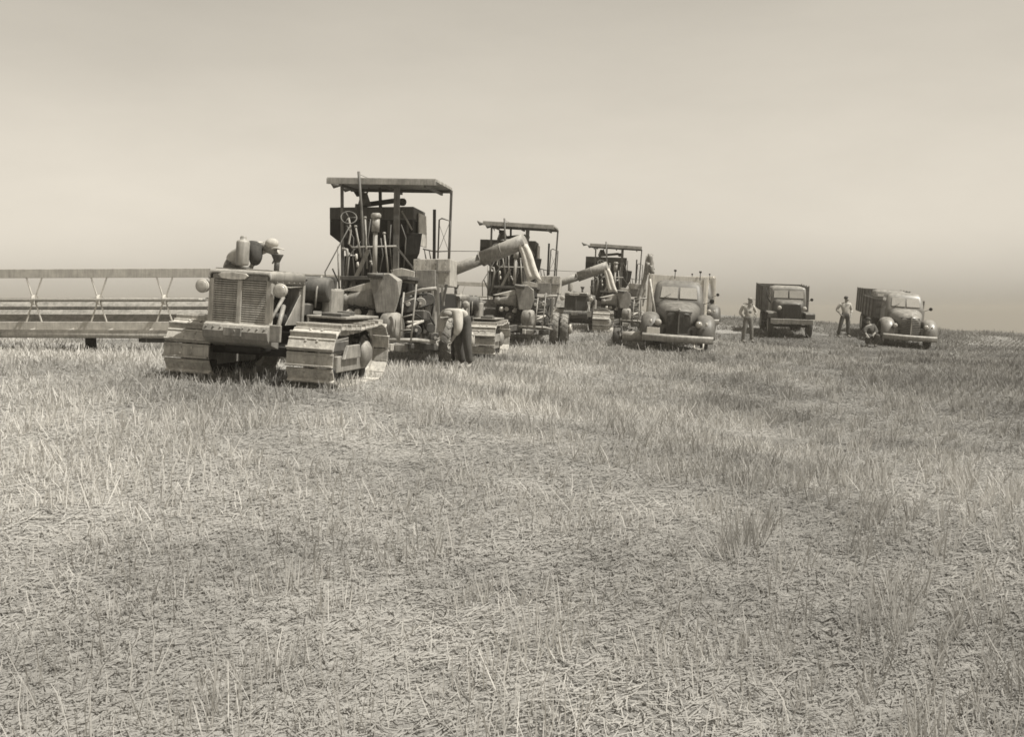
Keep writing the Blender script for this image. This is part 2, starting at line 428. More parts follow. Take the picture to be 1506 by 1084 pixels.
# ------------------------------------------------------------------ mesh kit
class MB:
    def __init__(s):
        s.v, s.f, s.sm = [], [], []
    def add(s, vs, fs, smooth=False):
        b = len(s.v)
        s.v += [tuple(v) for v in vs]
        s.f += [[b + i for i in f] for f in fs]
        s.sm += [smooth] * len(fs)
        return s
    def box(s, c, d, rot=None):
        c = Vector(c); h = Vector(d) / 2
        vs = [Vector((x * h.x, y * h.y, z * h.z)) for x in (-1, 1) for y in (-1, 1) for z in (-1, 1)]
        if rot is not None: vs = [rot @ v for v in vs]
        return s.add([c + v for v in vs], [(0, 1, 3, 2), (4, 6, 7, 5), (0, 4, 5, 1), (2, 3, 7, 6), (0, 2, 6, 4), (1, 5, 7, 3)])
    def bar(s, a, b, w, h=None, up=(0, 0, 1)):
        a, b = Vector(a), Vector(b); h = h or w
        z = (b - a); L = z.length; z.normalize()
        x = z.cross(Vector(up))
        if x.length < 1e-3: x = z.cross(Vector((0, 1, 0)))
        x.normalize(); y = z.cross(x)
        return s.box((a + b) / 2, (w, h, L), Matrix((x, y, z)).transposed())
    def tube(s, pts, r, n=10, caps=True):
        pts = [Vector(p) for p in pts]
        rs = r if isinstance(r, (list, tuple)) else [r] * len(pts)
        t0 = (pts[1] - pts[0]).normalized()
        x = t0.orthogonal().normalized()
        vs = []
        for i, p in enumerate(pts):
            t = (pts[min(i + 1, len(pts) - 1)] - pts[max(i - 1, 0)]).normalized()
            x = (x - t * x.dot(t)).normalized(); y = t.cross(x)
            for k in range(n):
                a = 2 * math.pi * k / n
                vs.append(p + (x * math.cos(a) + y * math.sin(a)) * rs[i])
        fs = [(i * n + k, i * n + (k + 1) % n, (i + 1) * n + (k + 1) % n, (i + 1) * n + k) for i in range(len(pts) - 1) for k in range(n)]
        s.add(vs, fs, True)
        if caps:
            b = len(s.v) - len(vs)
            s.f += [[b + k for k in range(n)], [b + (len(pts) - 1) * n + k for k in range(n)]]; s.sm += [False, False]
        return s
    def lathe(s, c, ax, prof, n=24, smooth=True):
        c, ax = Vector(c), Vector(ax).normalized()
        x = ax.orthogonal().normalized(); y = ax.cross(x)
        vs = []
        for t, r in prof:
            for k in range(n):
                a = 2 * math.pi * k / n
                vs.append(c + ax * t + (x * math.cos(a) + y * math.sin(a)) * max(r, 1e-4))
        m = len(prof)
        fs = [(i * n + k, i * n + (k + 1) % n, (i + 1) * n + (k + 1) % n, (i + 1) * n + k) for i in range(m - 1) for k in range(n)]
        s.add(vs, fs, smooth)
        b = len(s.v) - len(vs)
        s.f += [[b + k for k in range(n)], [b + (m - 1) * n + k for k in range(n)]]; s.sm += [False, False]
        return s
    def prism(s, pts, vec):
        pts = [Vector(p) for p in pts]; vec = Vector(vec); n = len(pts)
        fs = [list(range(n)), list(range(n, 2 * n))] + [(i, (i + 1) % n, n + (i + 1) % n, n + i) for i in range(n)]
        return s.add(pts + [p + vec for p in pts], fs)
    def loft(s, rings, smooth=True, caps=True):
        n = len(rings[0]); vs = [p for r in rings for p in r]
        fs = [(i * n + k, i * n + (k + 1) % n, (i + 1) * n + (k + 1) % n, (i + 1) * n + k) for i in range(len(rings) - 1) for k in range(n)]
        s.add(vs, fs, smooth)
        if caps:
            b = len(s.v) - len(vs)
            s.f += [[b + k for k in range(n)], [b + (len(rings) - 1) * n + k for k in range(n)]]; s.sm += [False, False]
        return s
    def surf(s, grid, smooth=True):
        n = len(grid[0]); vs = [p for r in grid for p in r]
        return s.add(vs, [(i * n + k, i * n + k + 1, (i + 1) * n + k + 1, (i + 1) * n + k) for i in range(len(grid) - 1) for k in range(n - 1)], smooth)
    def ball(s, c, r, n=12, sq=(1, 1, 1)):
        c = Vector(c); rings = []
        for i in range(1, n // 2):
            t = math.pi * i / (n // 2)
            rings.append([c + Vector((r * sq[0] * math.sin(t) * math.cos(2 * math.pi * k / n), r * sq[1] * math.sin(t) * math.sin(2 * math.pi * k / n), r * sq[2] * math.cos(t))) for k in range(n)])
        return s.loft(rings)
    def build(s, name, m, parent=None, bevel=0, solid=0, sub=0):
        me = bpy.data.meshes.new(name)
        me.from_pydata(s.v, [], s.f)
        me.polygons.foreach_set('use_smooth', s.sm)
        bm = bmesh.new(); bm.from_mesh(me)
        bmesh.ops.recalc_face_normals(bm, faces=bm.faces)
        bm.to_mesh(me); bm.free()
        me.materials.append(M[m] if isinstance(m, str) else m)
        o = bpy.data.objects.new(name, me); COL.objects.link(o)
        if parent is not None: o.parent = parent
        if solid:
            d = o.modifiers.new('solid', 'SOLIDIFY'); d.thickness = solid; d.offset = -1
        if sub:
            d = o.modifiers.new('sub', 'SUBSURF'); d.levels = sub; d.render_levels = sub
        if bevel:
            d = o.modifiers.new('bevel', 'BEVEL'); d.width = bevel; d.segments = 2; d.limit_method = 'ANGLE'; d.angle_limit = R(40)
        return o

def thing(name, label, cat, loc, alpha=0, group=None):
    o = bpy.data.objects.new(name, None); COL.objects.link(o)
    o.empty_display_size = 0.3
    o.location = loc; o.rotation_euler = (0, 0, alpha)
    return tag(o, label, cat, group)

def ray_local(loc, alpha):
    # point where the sight line through a photo pixel meets the plane (local y = ly) of a thing
    x0, y0, z0 = loc; sa, ca = math.sin(alpha), math.cos(alpha)
    def k(px, py, ly=0.0):
        a = (px - CX) / F
        Y = (ly - x0 * sa + y0 * ca) / (ca - a * sa)
        p = unproj(px, py, Y)
        dx, dy = p.x - x0, p.y - y0
        return Vector((dx * ca + dy * sa, -dx * sa + dy * ca, p.z - z0))
    return k

def spot(px, Y, sink=0.0):
    x = (px - CX) / F * Y
    return Vector((x, Y, gz(x, Y) - sink))

def copy_tree(o, parent=None):
    c = o.copy(); COL.objects.link(c)
    if parent is not None: c.parent = parent
    for ch in [q for q in COL.objects if q.parent == o]:
        copy_tree(ch, c)
    return c

def wheel(parent, c, r, w, hub, tyre='rubber', rim='rim', lugs=0):
    c = Vector(c)
    m = MB().lathe(c, (1, 0, 0), [(-w * .32, r * .62), (-w * .46, r * .72), (-w * .5, r * .86), (-w * .42, r * .96), (-w * .2, r),
                                   (w * .2, r), (w * .42, r * .96), (w * .5, r * .86), (w * .46, r * .72), (w * .32, r * .62)], 28)
    if lugs:
        for i in range(lugs):
            a = 2 * math.pi * i / lugs
            for sd in (-1, 1):
                m.bar(c + Vector((sd * w * .04, math.cos(a) * r * .985, math.sin(a) * r * .985)),
                      c + Vector((sd * w * .44, math.cos(a + .18) * r * .955, math.sin(a + .18) * r * .955)), 0.045, 0.04,
                      up=(0, math.cos(a), math.sin(a)))
    t = m.build('wheel', tyre, parent)
    MB().lathe(c, (1, 0, 0), [(-w * .34, r * .64), (-w * .30, r * .55), (-w * .12, r * .45), (-w * .12, r * .25), (-w * .3, hub), (-w * .36, hub * .6),
                              (w * .36, hub * .6), (w * .3, hub), (w * .12, r * .25), (w * .12, r * .45), (w * .30, r * .55), (w * .34, r * .64)], 24).build('rim', rim, t)
    return t

# ------------------------------------------------------------------ crawler tractors
TRACTOR_GROUP = 'crawler tractors pulling the combines'
def crawler_tractor(label, loc, alpha):
    T = thing('crawler_tractor', label, 'tractor', loc, alpha, TRACTOR_GROUP)
    rx = -0.09                                        # the engine sits a little off the track centre
    # tracks
    yf, zf, rf, yr, zr, rr = 0.42, 0.40, 0.34, 1.98, 0.42, 0.36
    def path():
        segs = []
        for i in range(13):                           # front wrap, bottom to top
            a = R(-90 - 180 * i / 12); segs.append((yf + rf * math.cos(a), zf + rf * math.sin(a)))
        for i in range(1, 12):
            t = i / 12; segs.append((yf + (yr - yf) * t, zf + rf + (zr + rr - zf - rf) * t - 0.035 * math.sin(math.pi * t)))
        for i in range(13):
            a = R(90 - 180 * i / 12); segs.append((yr + rr * math.cos(a), zr + rr * math.sin(a)))
        for i in range(1, 12):
            t = i / 12; segs.append((yr + (yf - yr) * t, zr - rr + (zf - rf - zr + rr) * t))
        return segs
    segs = path(); n = len(segs)
    lens = [math.dist(segs[i], segs[(i + 1) % n]) for i in range(n)]
    total = sum(lens); count = 29; pitch = total / count
    def at(s):
        s %= total
        for i in range(n):
            if s <= lens[i]:
                t = s / lens[i]; a, b = segs[i], segs[(i + 1) % n]
                return a[0] + (b[0] - a[0]) * t, a[1] + (b[1] - a[1]) * t
            s -= lens[i]
    for side in (-1, 1):
        x = side * 0.765
        belt = MB(); W = 0.57
        for i in range(count):
            s0 = (i + 0.3) * pitch
            y0, z0 = at(s0 + 0.006); y1, z1 = at(s0 + pitch - 0.006)
            d = Vector((0, y1 - y0, z1 - z0)); L = d.length; d.normalize()
            nrm = Vector((0, -d.z, d.y))
            if nrm.dot(Vector((0, (y0 + y1) / 2 - 1.2, (z0 + z1) / 2 - 0.41))) < 0: nrm = -nrm
            rot = Matrix((Vector((1, 0, 0)), d, nrm)).transposed()
            c = Vector((x + random.uniform(-.006, .006), (y0 + y1) / 2, (z0 + z1) / 2)) + nrm * random.uniform(-.006, .004)
            d = (d + nrm * random.uniform(-.035, .035)).normalized(); nrm = Vector((0, d.z, -d.y)) if Vector((0, d.z, -d.y)).dot(nrm) > 0 else Vector((0, -d.z, d.y)); rot = Matrix((Vector((1, 0, 0)), d, nrm)).transposed()
            belt.box(c + nrm * 0.012, (W, L, 0.026), rot)                              # shoe plate
            belt.box(c + nrm * 0.045 - d * (L / 2 - 0.018), (W, 0.022, 0.05), rot)     # grouser
            belt.box(c + nrm * 0.03 + d * (L / 2 - 0.02), (W, 0.014, 0.014), rot)
            for bx in (-0.07, 0.07):                                                   # bolt heads and links
                for by in (-0.03, 0.04):
                    belt.box(c + nrm * 0.03 + Vector((bx, 0, 0)) + d * by, (0.026, 0.026, 0.016), rot)
                belt.box(c - nrm * 0.04 + Vector((bx, 0, 0)), (0.03, L * .96, 0.08), rot)
        t = belt.build('track', 'shoe', T, bevel=0.004)
        MB().lathe((x, yf, zf), (1, 0, 0), [(-.06, .27), (-.06, .2), (-.03, .17), (-.08, .08), (.08, .08), (.03, .17), (.06, .2), (.06, .27)], 24).build('idler_wheel', 'iron', t)
        sp = MB().lathe((x, yr, zr), (1, 0, 0), [(-.04, .27), (-.04, .2), (-.10, .14), (.10, .14), (.04, .2), (.04, .27)], 24)
        for i in range(14):
            a = 2 * math.pi * i / 14
            sp.box((x, yr + .285 * math.cos(a), zr + .285 * math.sin(a)), (.07, .06, .045), Matrix.Rotation(a, 3, 'X'))
        sp.build('sprocket', 'iron', t)
        fr = MB().box((x, 1.2, .34), (.20, 1.35, .17))
        fr.box((x + side * .13, 1.2, .30), (.05, 1.15, .20)).box((x - side * .13, 1.2, .30), (.05, 1.15, .20))
        fr.prism([(x + side * .16, .75, .36), (x + side * .16, 1.38, .36), (x + side * .16, 1.32, .53), (x + side * .16, .86, .53)], (side * .05, 0, 0))
        fr.lathe((x + side * .15, 1.66, .40), (side, 0, 0), [(0, .17), (.05, .16), (.09, .10), (.10, .03)], 18)
        fr.build('track_frame', 'sheet', t, bevel=0.012)
        for i in range(5):
            MB().lathe((x, .66 + .27 * i, .17), (1, 0, 0), [(-.14, .07), (-.13, .10), (-.07, .085), (.07, .085), (.13, .10), (.14, .07)], 16).build('track_roller', 'dark', t)
    # engine, radiator, hood
    g = MB()
    for i in range(19):
        z = .765 + i * .0265
        g.box((rx, -.012, z), (.66 if i < 17 else .64, .03, .0165 if i % 5 else .021))
    g.box((rx, -.03, 1.0), (.055, .03, .52))
    for sx in (-.355, .355): g.box((rx + sx, .02, 1.0), (.06, .10, .53))
    g.build('radiator_grille', 'grille', T, bevel=0.004)
    MB().box((rx, .055, 1.0), (.64, .06, .52)).build('radiator_core', 'recess', T)
    def hoop(y, zt, hw, zb):                          # hood section
        pts = []
        for sx, a0, a1 in ((1, 0, 90), (-1, 90, 180)):
            for i in range(6):
                a = R(a0 + (a1 - a0) * i / 5)
                pts.append(Vector((rx + sx * (hw - .055) + .055 * math.cos(a), y, zt - .055 + .055 * math.sin(a))))
        return [Vector((rx + hw, y, zb))] + pts + [Vector((rx - hw, y, zb))]
    h = MB().surf([hoop(-.06, 1.335, .385, 1.255), hoop(-.03, 1.37, .39, 1.255), hoop(.10, 1.385, .39, 1.235), hoop(1.05, 1.385, .39, 1.235)])
    h.build('hood', 'tractor', T, solid=.02)
    MB().box((rx, -.005, 1.295), (.70, .06, .08)).build('radiator_top_tank', 'tractor', T, bevel=.02)
    bd = MB()
    bd.loft([[Vector((rx - .07 + .19 * cx, y, 1.30 + .045 * cz)) for cx, cz in ((-1, .2), (-.8, .8), (0, 1), (.8, .8), (1, .2), (.75, -.7), (0, -1.0), (-.75, -.7))] for y in (-.085, -.055)], smooth=False)
    bd.build('badge', 'badge', T, bevel=.006)
    # hood rear post and side rails of the engine opening
    for sx in (-1, 1):
        MB().bar((rx + sx * .365, 1.03, 1.25), (rx + sx * .365, 1.03, .72), .05, .07).build('hood_post', 'pipe', T, bevel=.006)
    MB().box((rx, .98, 1.0), (.70, .03, .5)).build('firewall', 'tractor', T)
    e = MB().box((rx, .55, .82), (.34, .75, .34)).box((rx, .55, 1.06), (.24, .70, .14))
    for i in range(4): e.lathe((rx + .18, .28 + .17 * i, .98), (1, 0, -.3), [(0, .05), (.05, .05), (.06, .03)], 12)
    e.tube([(rx + .16, .15, 1.12), (rx + .24, .35, 1.12), (rx + .24, .80, 1.10)], .035)
    e.lathe((rx + .26, .52, .80), (0, 1, 0), [(-.16, .06), (-.14, .085), (.14, .085), (.16, .06)], 14)
    e.build('engine', 'dark', T, bevel=.008)
    MB().tube([(rx + .30, .12, .74), (rx + .34, .30, .95), (rx + .36, .42, 1.08)], .022).build('brace', 'pipe', T)
    MB().tube([(rx + .44, .10, .72), (rx + .40, .34, .98)], .028).build('steering_rod', 'pipe', T)
    MB().prism([(rx + .345, .55, .74), (rx + .345, 1.0, .74), (rx + .345, 1.0, 1.12)], (.015, 0, 0)).build('side_panel', 'tractor', T)
    # front guard: rounded belly with a pull plate
    pr = [(-.02, .76), (-.09, .73), (-.12, .66), (-.10, .58), (-.02, .52), (.25, .46), (.25, .72)]
    fg = MB().prism([(rx - .40, y, z) for y, z in pr], (.80, 0, 0))
    for i in range(9): fg.lathe((rx - .36 + i * .09, -.10, .70), (0, -1, .3), [(0, .014), (.02, .012)], 8)
    fg.build('front_guard', 'tractor', T, bevel=.02)
    p = MB().box((rx - .02, -.135, .655), (.22, .03, .10))
    p.build('pull_plate', 'sheet', T, bevel=.006)
    MB().lathe((rx, -.17, .66), (0, 1, 0), [(0, .022), (.03, .022)], 12).build('pull_hole', 'recess', T)
    MB().box((rx + .43, -.02, .66), (.20, .05, .20)).build('guard_bracket', 'sheet', T, bevel=.01)
    MB().box((rx, .9, .52), (.46, 1.5, .22)).box((rx, 1.9, .60), (.62, .7, .5)).build('transmission_case', 'dark', T, bevel=.02)
    MB().bar((-.62, .50, .42), (.62, .50, .42), .10, .12).build('equaliser_beam', 'dark', T, bevel=.01)
    sm = MB().box((rx, .52, 1.388), (.68, .02, .008)).box((rx, .06, 1.384), (.70, .025, .012)).box((rx, .55, 1.392), (.03, .95, .012))
    for y in (.12, .30, .48, .66, .84, 1.0):
        for sx in (-1, 1): sm.ball((rx + sx * .392, y, 1.255), .012, 6).ball((rx + sx * .30, y, 1.387), .009, 6)
    sm.build('hood_seam', 'tractor', T)
    MB().tube([(rx + .37, .2, 1.22), (rx + .372, .55, 1.20), (rx + .37, 1.0, 1.22)], .012, 6).build('fuel_pipe', 'pipe', T)
    MB().box((.72, 1.05, .893), (.26, .34, .05)).build('tool_tray', 'iron', T, bevel=.01)
    MB().box((.66, 1.62, .90), (.16, .25, .06)).build('tool_box', 'iron', T, bevel=.01)
    # lamps
    for sx in (-.46, .50):
        c = Vector((rx + sx, -.02, 1.165))
        hl = MB().lathe(c, (0, 1, 0), [(-.05, .078), (-.035, .085), (.02, .078), (.07, .055), (.09, .02)], 20).build('headlight', 'grille', T)
        MB().lathe(c + Vector((0, -.063, 0)), (0, 1, 0), [(0, .03), (.006, .058), (.014, .075)], 20).build('lens', 'lamp', hl)
        MB().bar(c + Vector((0, .03, -.02)), (rx + math.copysign(.36, sx), .05, 1.14), .025).build('lamp_bracket', 'iron', hl)
    # air cleaner and exhaust cup on the hood
    a = MB().lathe((rx - .28, .62, 1.39), (0, 0, 1), [(0, .02), (.04, .022), (.05, .075), (.07, .082), (.33, .082), (.35, .07), (.36, .04), (.39, .04), (.41, .03)], 20)
    a.build('air_cleaner', 'tractor', T)
    x = MB().tube([(rx + .13, .72, 1.36), (rx + .13, .72, 1.54)], .034)
    x.lathe((rx + .13, .72, 1.50), (0, 0, 1), [(0, .034), (.05, .055), (.09, .075), (.10, .075)], 16)
    x.build('exhaust_stack', 'iron', T)
    MB().lathe((rx - .1, .32, 1.385), (0, 0, 1), [(0, .05), (.03, .05), (.04, .03)], 14).build('filler_cap', 'iron', T)
    # operator station
    MB().lathe((rx - .46, 1.72, 1.19), (1, 0, 0), [(0, .13), (.015, .155), (.03, .165), (.93, .165), (.945, .155), (.96, .13)], 22).build('fuel_tank', 'tank_board', T)
    for sx in (-.25, .36):
        MB().tube([(rx + sx, 1.52, .95), (rx + sx, 1.545, 1.2), (rx + sx, 1.70, 1.365), (rx + sx, 1.84, 1.30)], .014, 6).build('tank_strap', 'pipe', T)
    MB().box((rx, 1.40, .92), (.60, .5, .16)).build('dash_box', 'iron', T, bevel=.02)
    MB().box((rx + .02, 2.05, 1.0), (.70, .45, .20)).box((rx + .02, 2.30, 1.18), (.70, .10, .38)).build('seat', 'vest', T, bevel=.05)
    for sx in (-1, 1):
        MB().box((rx + sx * .45, 1.95, 1.04), (.14, .50, .34)).build('arm_rest', 'sheet', T, bevel=.03)
        f = MB().box((sx * .66, 1.55, .86), (.52, 1.35, .03)).box((sx * .42, 1.55, .80), (.03, 1.35, .12))
        f.build('fender', 'tractor', T, bevel=.008)
    for i, sx in enumerate((-.10, .06, .22)):
        MB().tube([(rx + sx, 1.35, .95), (rx + sx + .01, 1.48, 1.30)], .012, 6).ball((rx + sx + .01, 1.48, 1.31), .024, 8).build('control_lever', 'iron', T)
    MB().box((rx, 2.45, .42), (.14, .55, .06)).build('drawbar', 'iron', T, bevel=.01)
    return T

loc1 = spot(357, 13.6); loc1.z = gz(loc1.x + .1, loc1.y + 1.1) - .02
tractor_1 = crawler_tractor('largest crawler tractor in front, wide steel tracks and slatted radiator, man leaning over its hood', loc1, R(-10))
# lay the near tractor on the slope it stands on
def lie_on(o, alpha, hx, y0, y1):
    ca, sa = math.cos(alpha), math.sin(alpha)
    def g(x, y): return gz(o.location.x + x * ca - y * sa, o.location.y + x * sa + y * ca)
    roll = math.atan2((g(hx, y0) + g(hx, y1) - g(-hx, y0) - g(-hx, y1)) / 2, 2 * hx)
    pit = math.atan2((g(hx, y1) + g(-hx, y1) - g(hx, y0) - g(-hx, y0)) / 2, y1 - y0)
    o.location.z = (g(hx, y0) + g(hx, y1) + g(-hx, y0) + g(-hx, y1)) / 4 - math.tan(pit) * (y0 + y1) / 2 - .03
    o.rotation_euler = (Matrix.Rotation(alpha, 3, 'Z') @ Matrix.Rotation(pit, 3, 'X') @ Matrix.Rotation(-roll, 3, 'Y')).to_euler()
tractor_1.scale = (1.06, 1.06, 1.06)
lie_on(tractor_1, R(-10), .81, .4, 2.1)

def place_copy(src, px, Y, alpha, label):
    c = copy_tree(src); p = spot(px, Y)
    c.location = p; c['label'] = label
    lie_on(c, alpha, .81, .4, 2.1)
    return c
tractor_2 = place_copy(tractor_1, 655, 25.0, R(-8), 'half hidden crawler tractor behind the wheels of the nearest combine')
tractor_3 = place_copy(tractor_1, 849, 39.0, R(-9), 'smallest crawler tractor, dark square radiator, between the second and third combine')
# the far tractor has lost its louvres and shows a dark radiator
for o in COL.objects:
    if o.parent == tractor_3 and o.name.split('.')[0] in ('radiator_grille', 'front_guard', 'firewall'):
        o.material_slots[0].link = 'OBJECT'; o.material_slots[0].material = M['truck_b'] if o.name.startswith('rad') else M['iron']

# ------------------------------------------------------------------ combine harvesters
COMBINE_GROUP = 'pull combines lined up behind crawler tractors'
def ring_tube(m, c, ax, rad, r, n=20):
    c, ax = Vector(c), Vector(ax).normalized(); x = ax.orthogonal().normalized(); y = ax.cross(x)
    pts = [c + (x * math.cos(2 * math.pi * i / n) + y * math.sin(2 * math.pi * i / n)) * rad for i in range(n + 1)]
    return m.tube(pts, r, 6, caps=False)

def tri_mid(a, b, t): return Vector(a).lerp(Vector(b), t)

def combine(label, loc, alpha):
    T = thing('combine_harvester', label, 'combine', loc, alpha, COMBINE_GROUP)
    k = ray_local(loc, alpha)
    def part(mb, name, m, **kw): return mb.build(name, m, kw.pop('parent', T), **kw)
    # --- canopy
    A, B, C = k(481, 264.5, -.3), k(641, 267, -.3), k(665, 280, 1.55)
    D = A + (C - B)
    cn = MB(); up = Vector((0, 0, .055))
    nb = 9
    for i in range(nb):                                # boards
        a0, a1 = i / nb, (i + .96) / nb
        p = [A.lerp(D, a0), B.lerp(C, a0), B.lerp(C, a1), A.lerp(D, a1)]
        cn.prism([q + Vector((0, 0, .006 * (i % 2))) for q in p], up)
    part(cn, 'canopy', 'canopy', bevel=.004)
    part(MB().bar(A - Vector((0, .03, .02)), B - Vector((0, .03, .02)), .03, .11), 'canopy_fascia', 'canopy', bevel=.005)
    for t in (.04, .96):
        a, b = A.lerp(D, t), B.lerp(C, t)
        part(MB().bar(a - Vector((0, 0, .035)), b - Vector((0, 0, .035)), .05, .06), 'canopy_beam', 'post')
    for t in (.12, .5, .9):
        a, b = A.lerp(B, t), D.lerp(C, t)
        part(MB().bar(a - Vector((0, 0, .085)), b - Vector((0, 0, .085)), .04, .05), 'canopy_rafter', 'post')
    rag = MB()
    e0, e1 = k(485, 266, 1.4), k(524, 279, 1.4)
    rag.surf([[e0.lerp(e1, i / 7) for i in range(8)], [e0.lerp(e1, i / 7) - Vector((0, 0, .03 + .05 * ((i * 5) % 3))) for i in range(8)]])
    part(rag, 'torn_canvas_edge', 'post', solid=.006)
    # --- posts
    def post(px0, y0, px1, y1, ly, w, m='post', name='canopy_post'):
        return part(MB().bar(k(px0, y0, ly), k(px1, y1, ly), w), name, m, bevel=.004)
    post(503, 272, 504, 432, -.1, .055)
    post(584, 276, 582, 412, -.15, .105)
    post(559, 275, 560, 330, 1.35, .06)
    post(664, 280, 659, 418, 1.5, .05)
    part(MB().tube([k(527.5, 252, -.45), k(531, 300, -.45), k(534, 350, -.45), k(533, 424, -.45)], .028, 8), 'mast', 'post')
    # --- grain tank
    y0, dep = .55, 1.25
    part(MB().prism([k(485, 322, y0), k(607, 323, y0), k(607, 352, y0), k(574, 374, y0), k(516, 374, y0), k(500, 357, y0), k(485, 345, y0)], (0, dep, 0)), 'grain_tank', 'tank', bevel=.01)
    rim = MB()
    p0, p1 = k(485, 305, y0 - .02), k(608, 307, y0 - .02)
    h = p0.z - k(485, 322.4, y0).z
    rim.box(((p0.x + p1.x) / 2, y0 - .01, p0.z - h / 2), (p1.x - p0.x, .03, h))
    rim.box(((p0.x + p1.x) / 2, y0 + dep, p0.z - h / 2), (p1.x - p0.x, .03, h))
    rim.box((p0.x + .015, y0 + dep / 2, p0.z - h / 2), (.03, dep - .05, h)).box((p1.x - .015, y0 + dep / 2, p0.z - h / 2), (.03, dep - .05, h))
    for i in range(4): rim.box((p0.x + .2 + i * (p1.x - p0.x - .4) / 3, y0 - .04, p0.z - h / 2), (.05, .03, h))
    part(rim, 'tank_board', 'tank_board', bevel=.004)
    q = p1 + Vector((.02, .35, 0))
    part(MB().box((q.x + .02, y0 + .75, q.z - .38), (.03, .85, .66)), 'tank_side_sheet', 'galv', bevel=.004)
    # hopper right of the tank and the body below it
    part(MB().loft([[k(591, 343, .2), k(621, 343, .2), k(621, 343, 1.3), k(591, 343, 1.3)], [k(596, 375, .2), k(617, 372, .2), k(617, 372, 1.3), k(596, 375, 1.3)],
                    [k(600, 397, .3), k(606, 396, .3), k(606, 396, 1.2), k(600, 397, 1.2)]], smooth=False), 'side_hopper', 'tank', bevel=.008)
    zt = k(575, 374, .8).z
    def fbox(px0, py0, px1, py1, ly, d):
        a, b = k(px0, py0, ly), k(px1, py1, ly)
        return MB().box(((a.x + b.x) / 2, ly + d / 2, (a.z + b.z) / 2), (abs(b.x - a.x), d, abs(a.z - b.z)))
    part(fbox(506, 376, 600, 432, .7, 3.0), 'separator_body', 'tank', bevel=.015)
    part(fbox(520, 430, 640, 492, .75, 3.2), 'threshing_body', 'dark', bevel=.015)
    sp = MB()
    for a in ((608, 381, 662, 421, -.1, .9), ):
        m = fbox(*a); sp.add(m.v, m.f)
    part(sp, 'side_sheet', 'galv', bevel=.01)
    part(fbox(611, 397, 640, 422, -.22, .10), 'sheet_door', 'sheet', bevel=.006)
    part(MB().prism([k(574, 397, -.3), k(590, 394, -.3), k(609, 399, -.3), k(609, 417, -.3), k(580, 414, -.3)], (0, .5, 0)), 'sack_shelf', 'galv', bevel=.01)
    # operator deck
    part(fbox(500, 406, 600, 411, -1.3, 1.9), 'deck', 'iron', bevel=.005)
    # --- exhaust, levers, steering wheel
    ex = MB().tube([k(551, 402, -.9), k(552, 340, -.9)], .044, 12).tube([k(552, 341, -.9), k(553, 321, -.9)], .075, 14)
    ex.lathe(k(553, 321, -.9), (0, 0, 1), [(0, .08), (.02, .098), (.07, .098), (.10, .07)], 16)
    part(ex, 'exhaust_pipe', 'pipe')
    sw = MB(); c = k(513, 320, -.6)
    ring_tube(sw, c, (.25, -.75, .55), .15, .014)
    for i in range(3):
        a = i * 2.1
        sw.tube([c, c + Vector((.14 * math.cos(a), .06 * math.sin(a), .12 * math.sin(a)))], .01, 6)
    part(sw, 'steering_wheel', 'iron')
    part(MB().tube([c, k(516, 340, -.6), k(513, 358, -.6), k(518, 364, -.6), k(583, 362, -.6)], .02, 8), 'bent_pipe', 'pipe')
    for a in ((523, 333, 531, 378), (565, 343, 571, 402), (537, 320, 540, 395), (545, 385, 556, 404)):
        part(MB().tube([k(a[0], a[1], -.7), k(a[2], a[3], -.7)], .02, 6).ball(k(a[0], a[1], -.7), .034, 8), 'lever', 'pipe')
    part(MB().bar(k(542, 367, -.8), k(516, 424, -.8), .055, .07), 'brace', 'sheet', bevel=.005)
    part(MB().tube([k(514, 333, -.9), k(478, 400, -.9), k(480, 432, -.9)], .013, 6), 'pull_rod', 'post')
    part(MB().tube([k(497, 362, -.2), k(499, 432, -.2)], .02, 6), 'rail_upright', 'pipe')
    part(MB().tube([k(503, 366, -.2), k(510, 367, -.2), k(512, 378, -.2), k(508, 424, -.2)], .032, 8), 'bent_brace', 'pipe')
    part(MB().tube([k(489, 395, -.2), k(498, 415, -.2), k(500, 440, -.2)], .018, 6), 'hook_rod', 'dark')
    part(MB().ball(k(524, 378, -.2), .05, 10, (.6, .6, 1.6)).ball(k(526, 389, -.2), .045, 10, (.6, .6, 1.4)), 'water_jug', 'canvas')
    # --- tank filling auger under the canopy
    part(MB().tube([k(530, 302, .9), k(588, 294, .9)], .052, 12).ball(k(592, 297, .9), .085, 12), 'filling_auger', 'tank_board')
    part(MB().loft([[k(526, 302, .5), k(546, 302, .5), k(546, 302, .9), k(526, 302, .9)], [k(531, 283, .6), k(540, 283, .6), k(540, 283, .8), k(531, 283, .8)]], smooth=False), 'auger_cowl', 'iron', bevel=.008)
    part(MB().tube([k(526, 300, .5), k(524, 325, .5)], .05, 10), 'auger_drop_pipe', 'tank_board')
    part(MB().tube([k(537, 290, .7), k(543, 276, .7)], .02, 6), 'auger_stay', 'post')
    part(MB().tube([k(591, 310, .4), k(606, 338, .4)], .02, 6), 'tank_stay', 'pipe')
    # --- railing by the right post, chain post
    part(MB().bar(k(639, 308, .6), k(638.5, 381, .6), .055), 'chain_post', 'dark')
    rl = MB().tube([k(644, 380, .9), k(646, 323, .9), k(650, 321, .9), k(662, 325, .9), k(660, 385, .9)], .018, 6)
    rl.tube([k(622, 366, .9), k(640, 370, .9), k(661, 369, .9)], .014, 6).tube([k(646, 330, .9), k(660, 370, .9)], .006, 4).tube([k(661, 328, .9), k(646, 366, .9)], .006, 4)
    rl.tube([k(624, 366, .9), k(627, 383, .9)], .014, 6).tube([k(631, 367, .9), k(634, 383, .9)], .014, 6)
    part(rl, 'guard_rail', 'post')
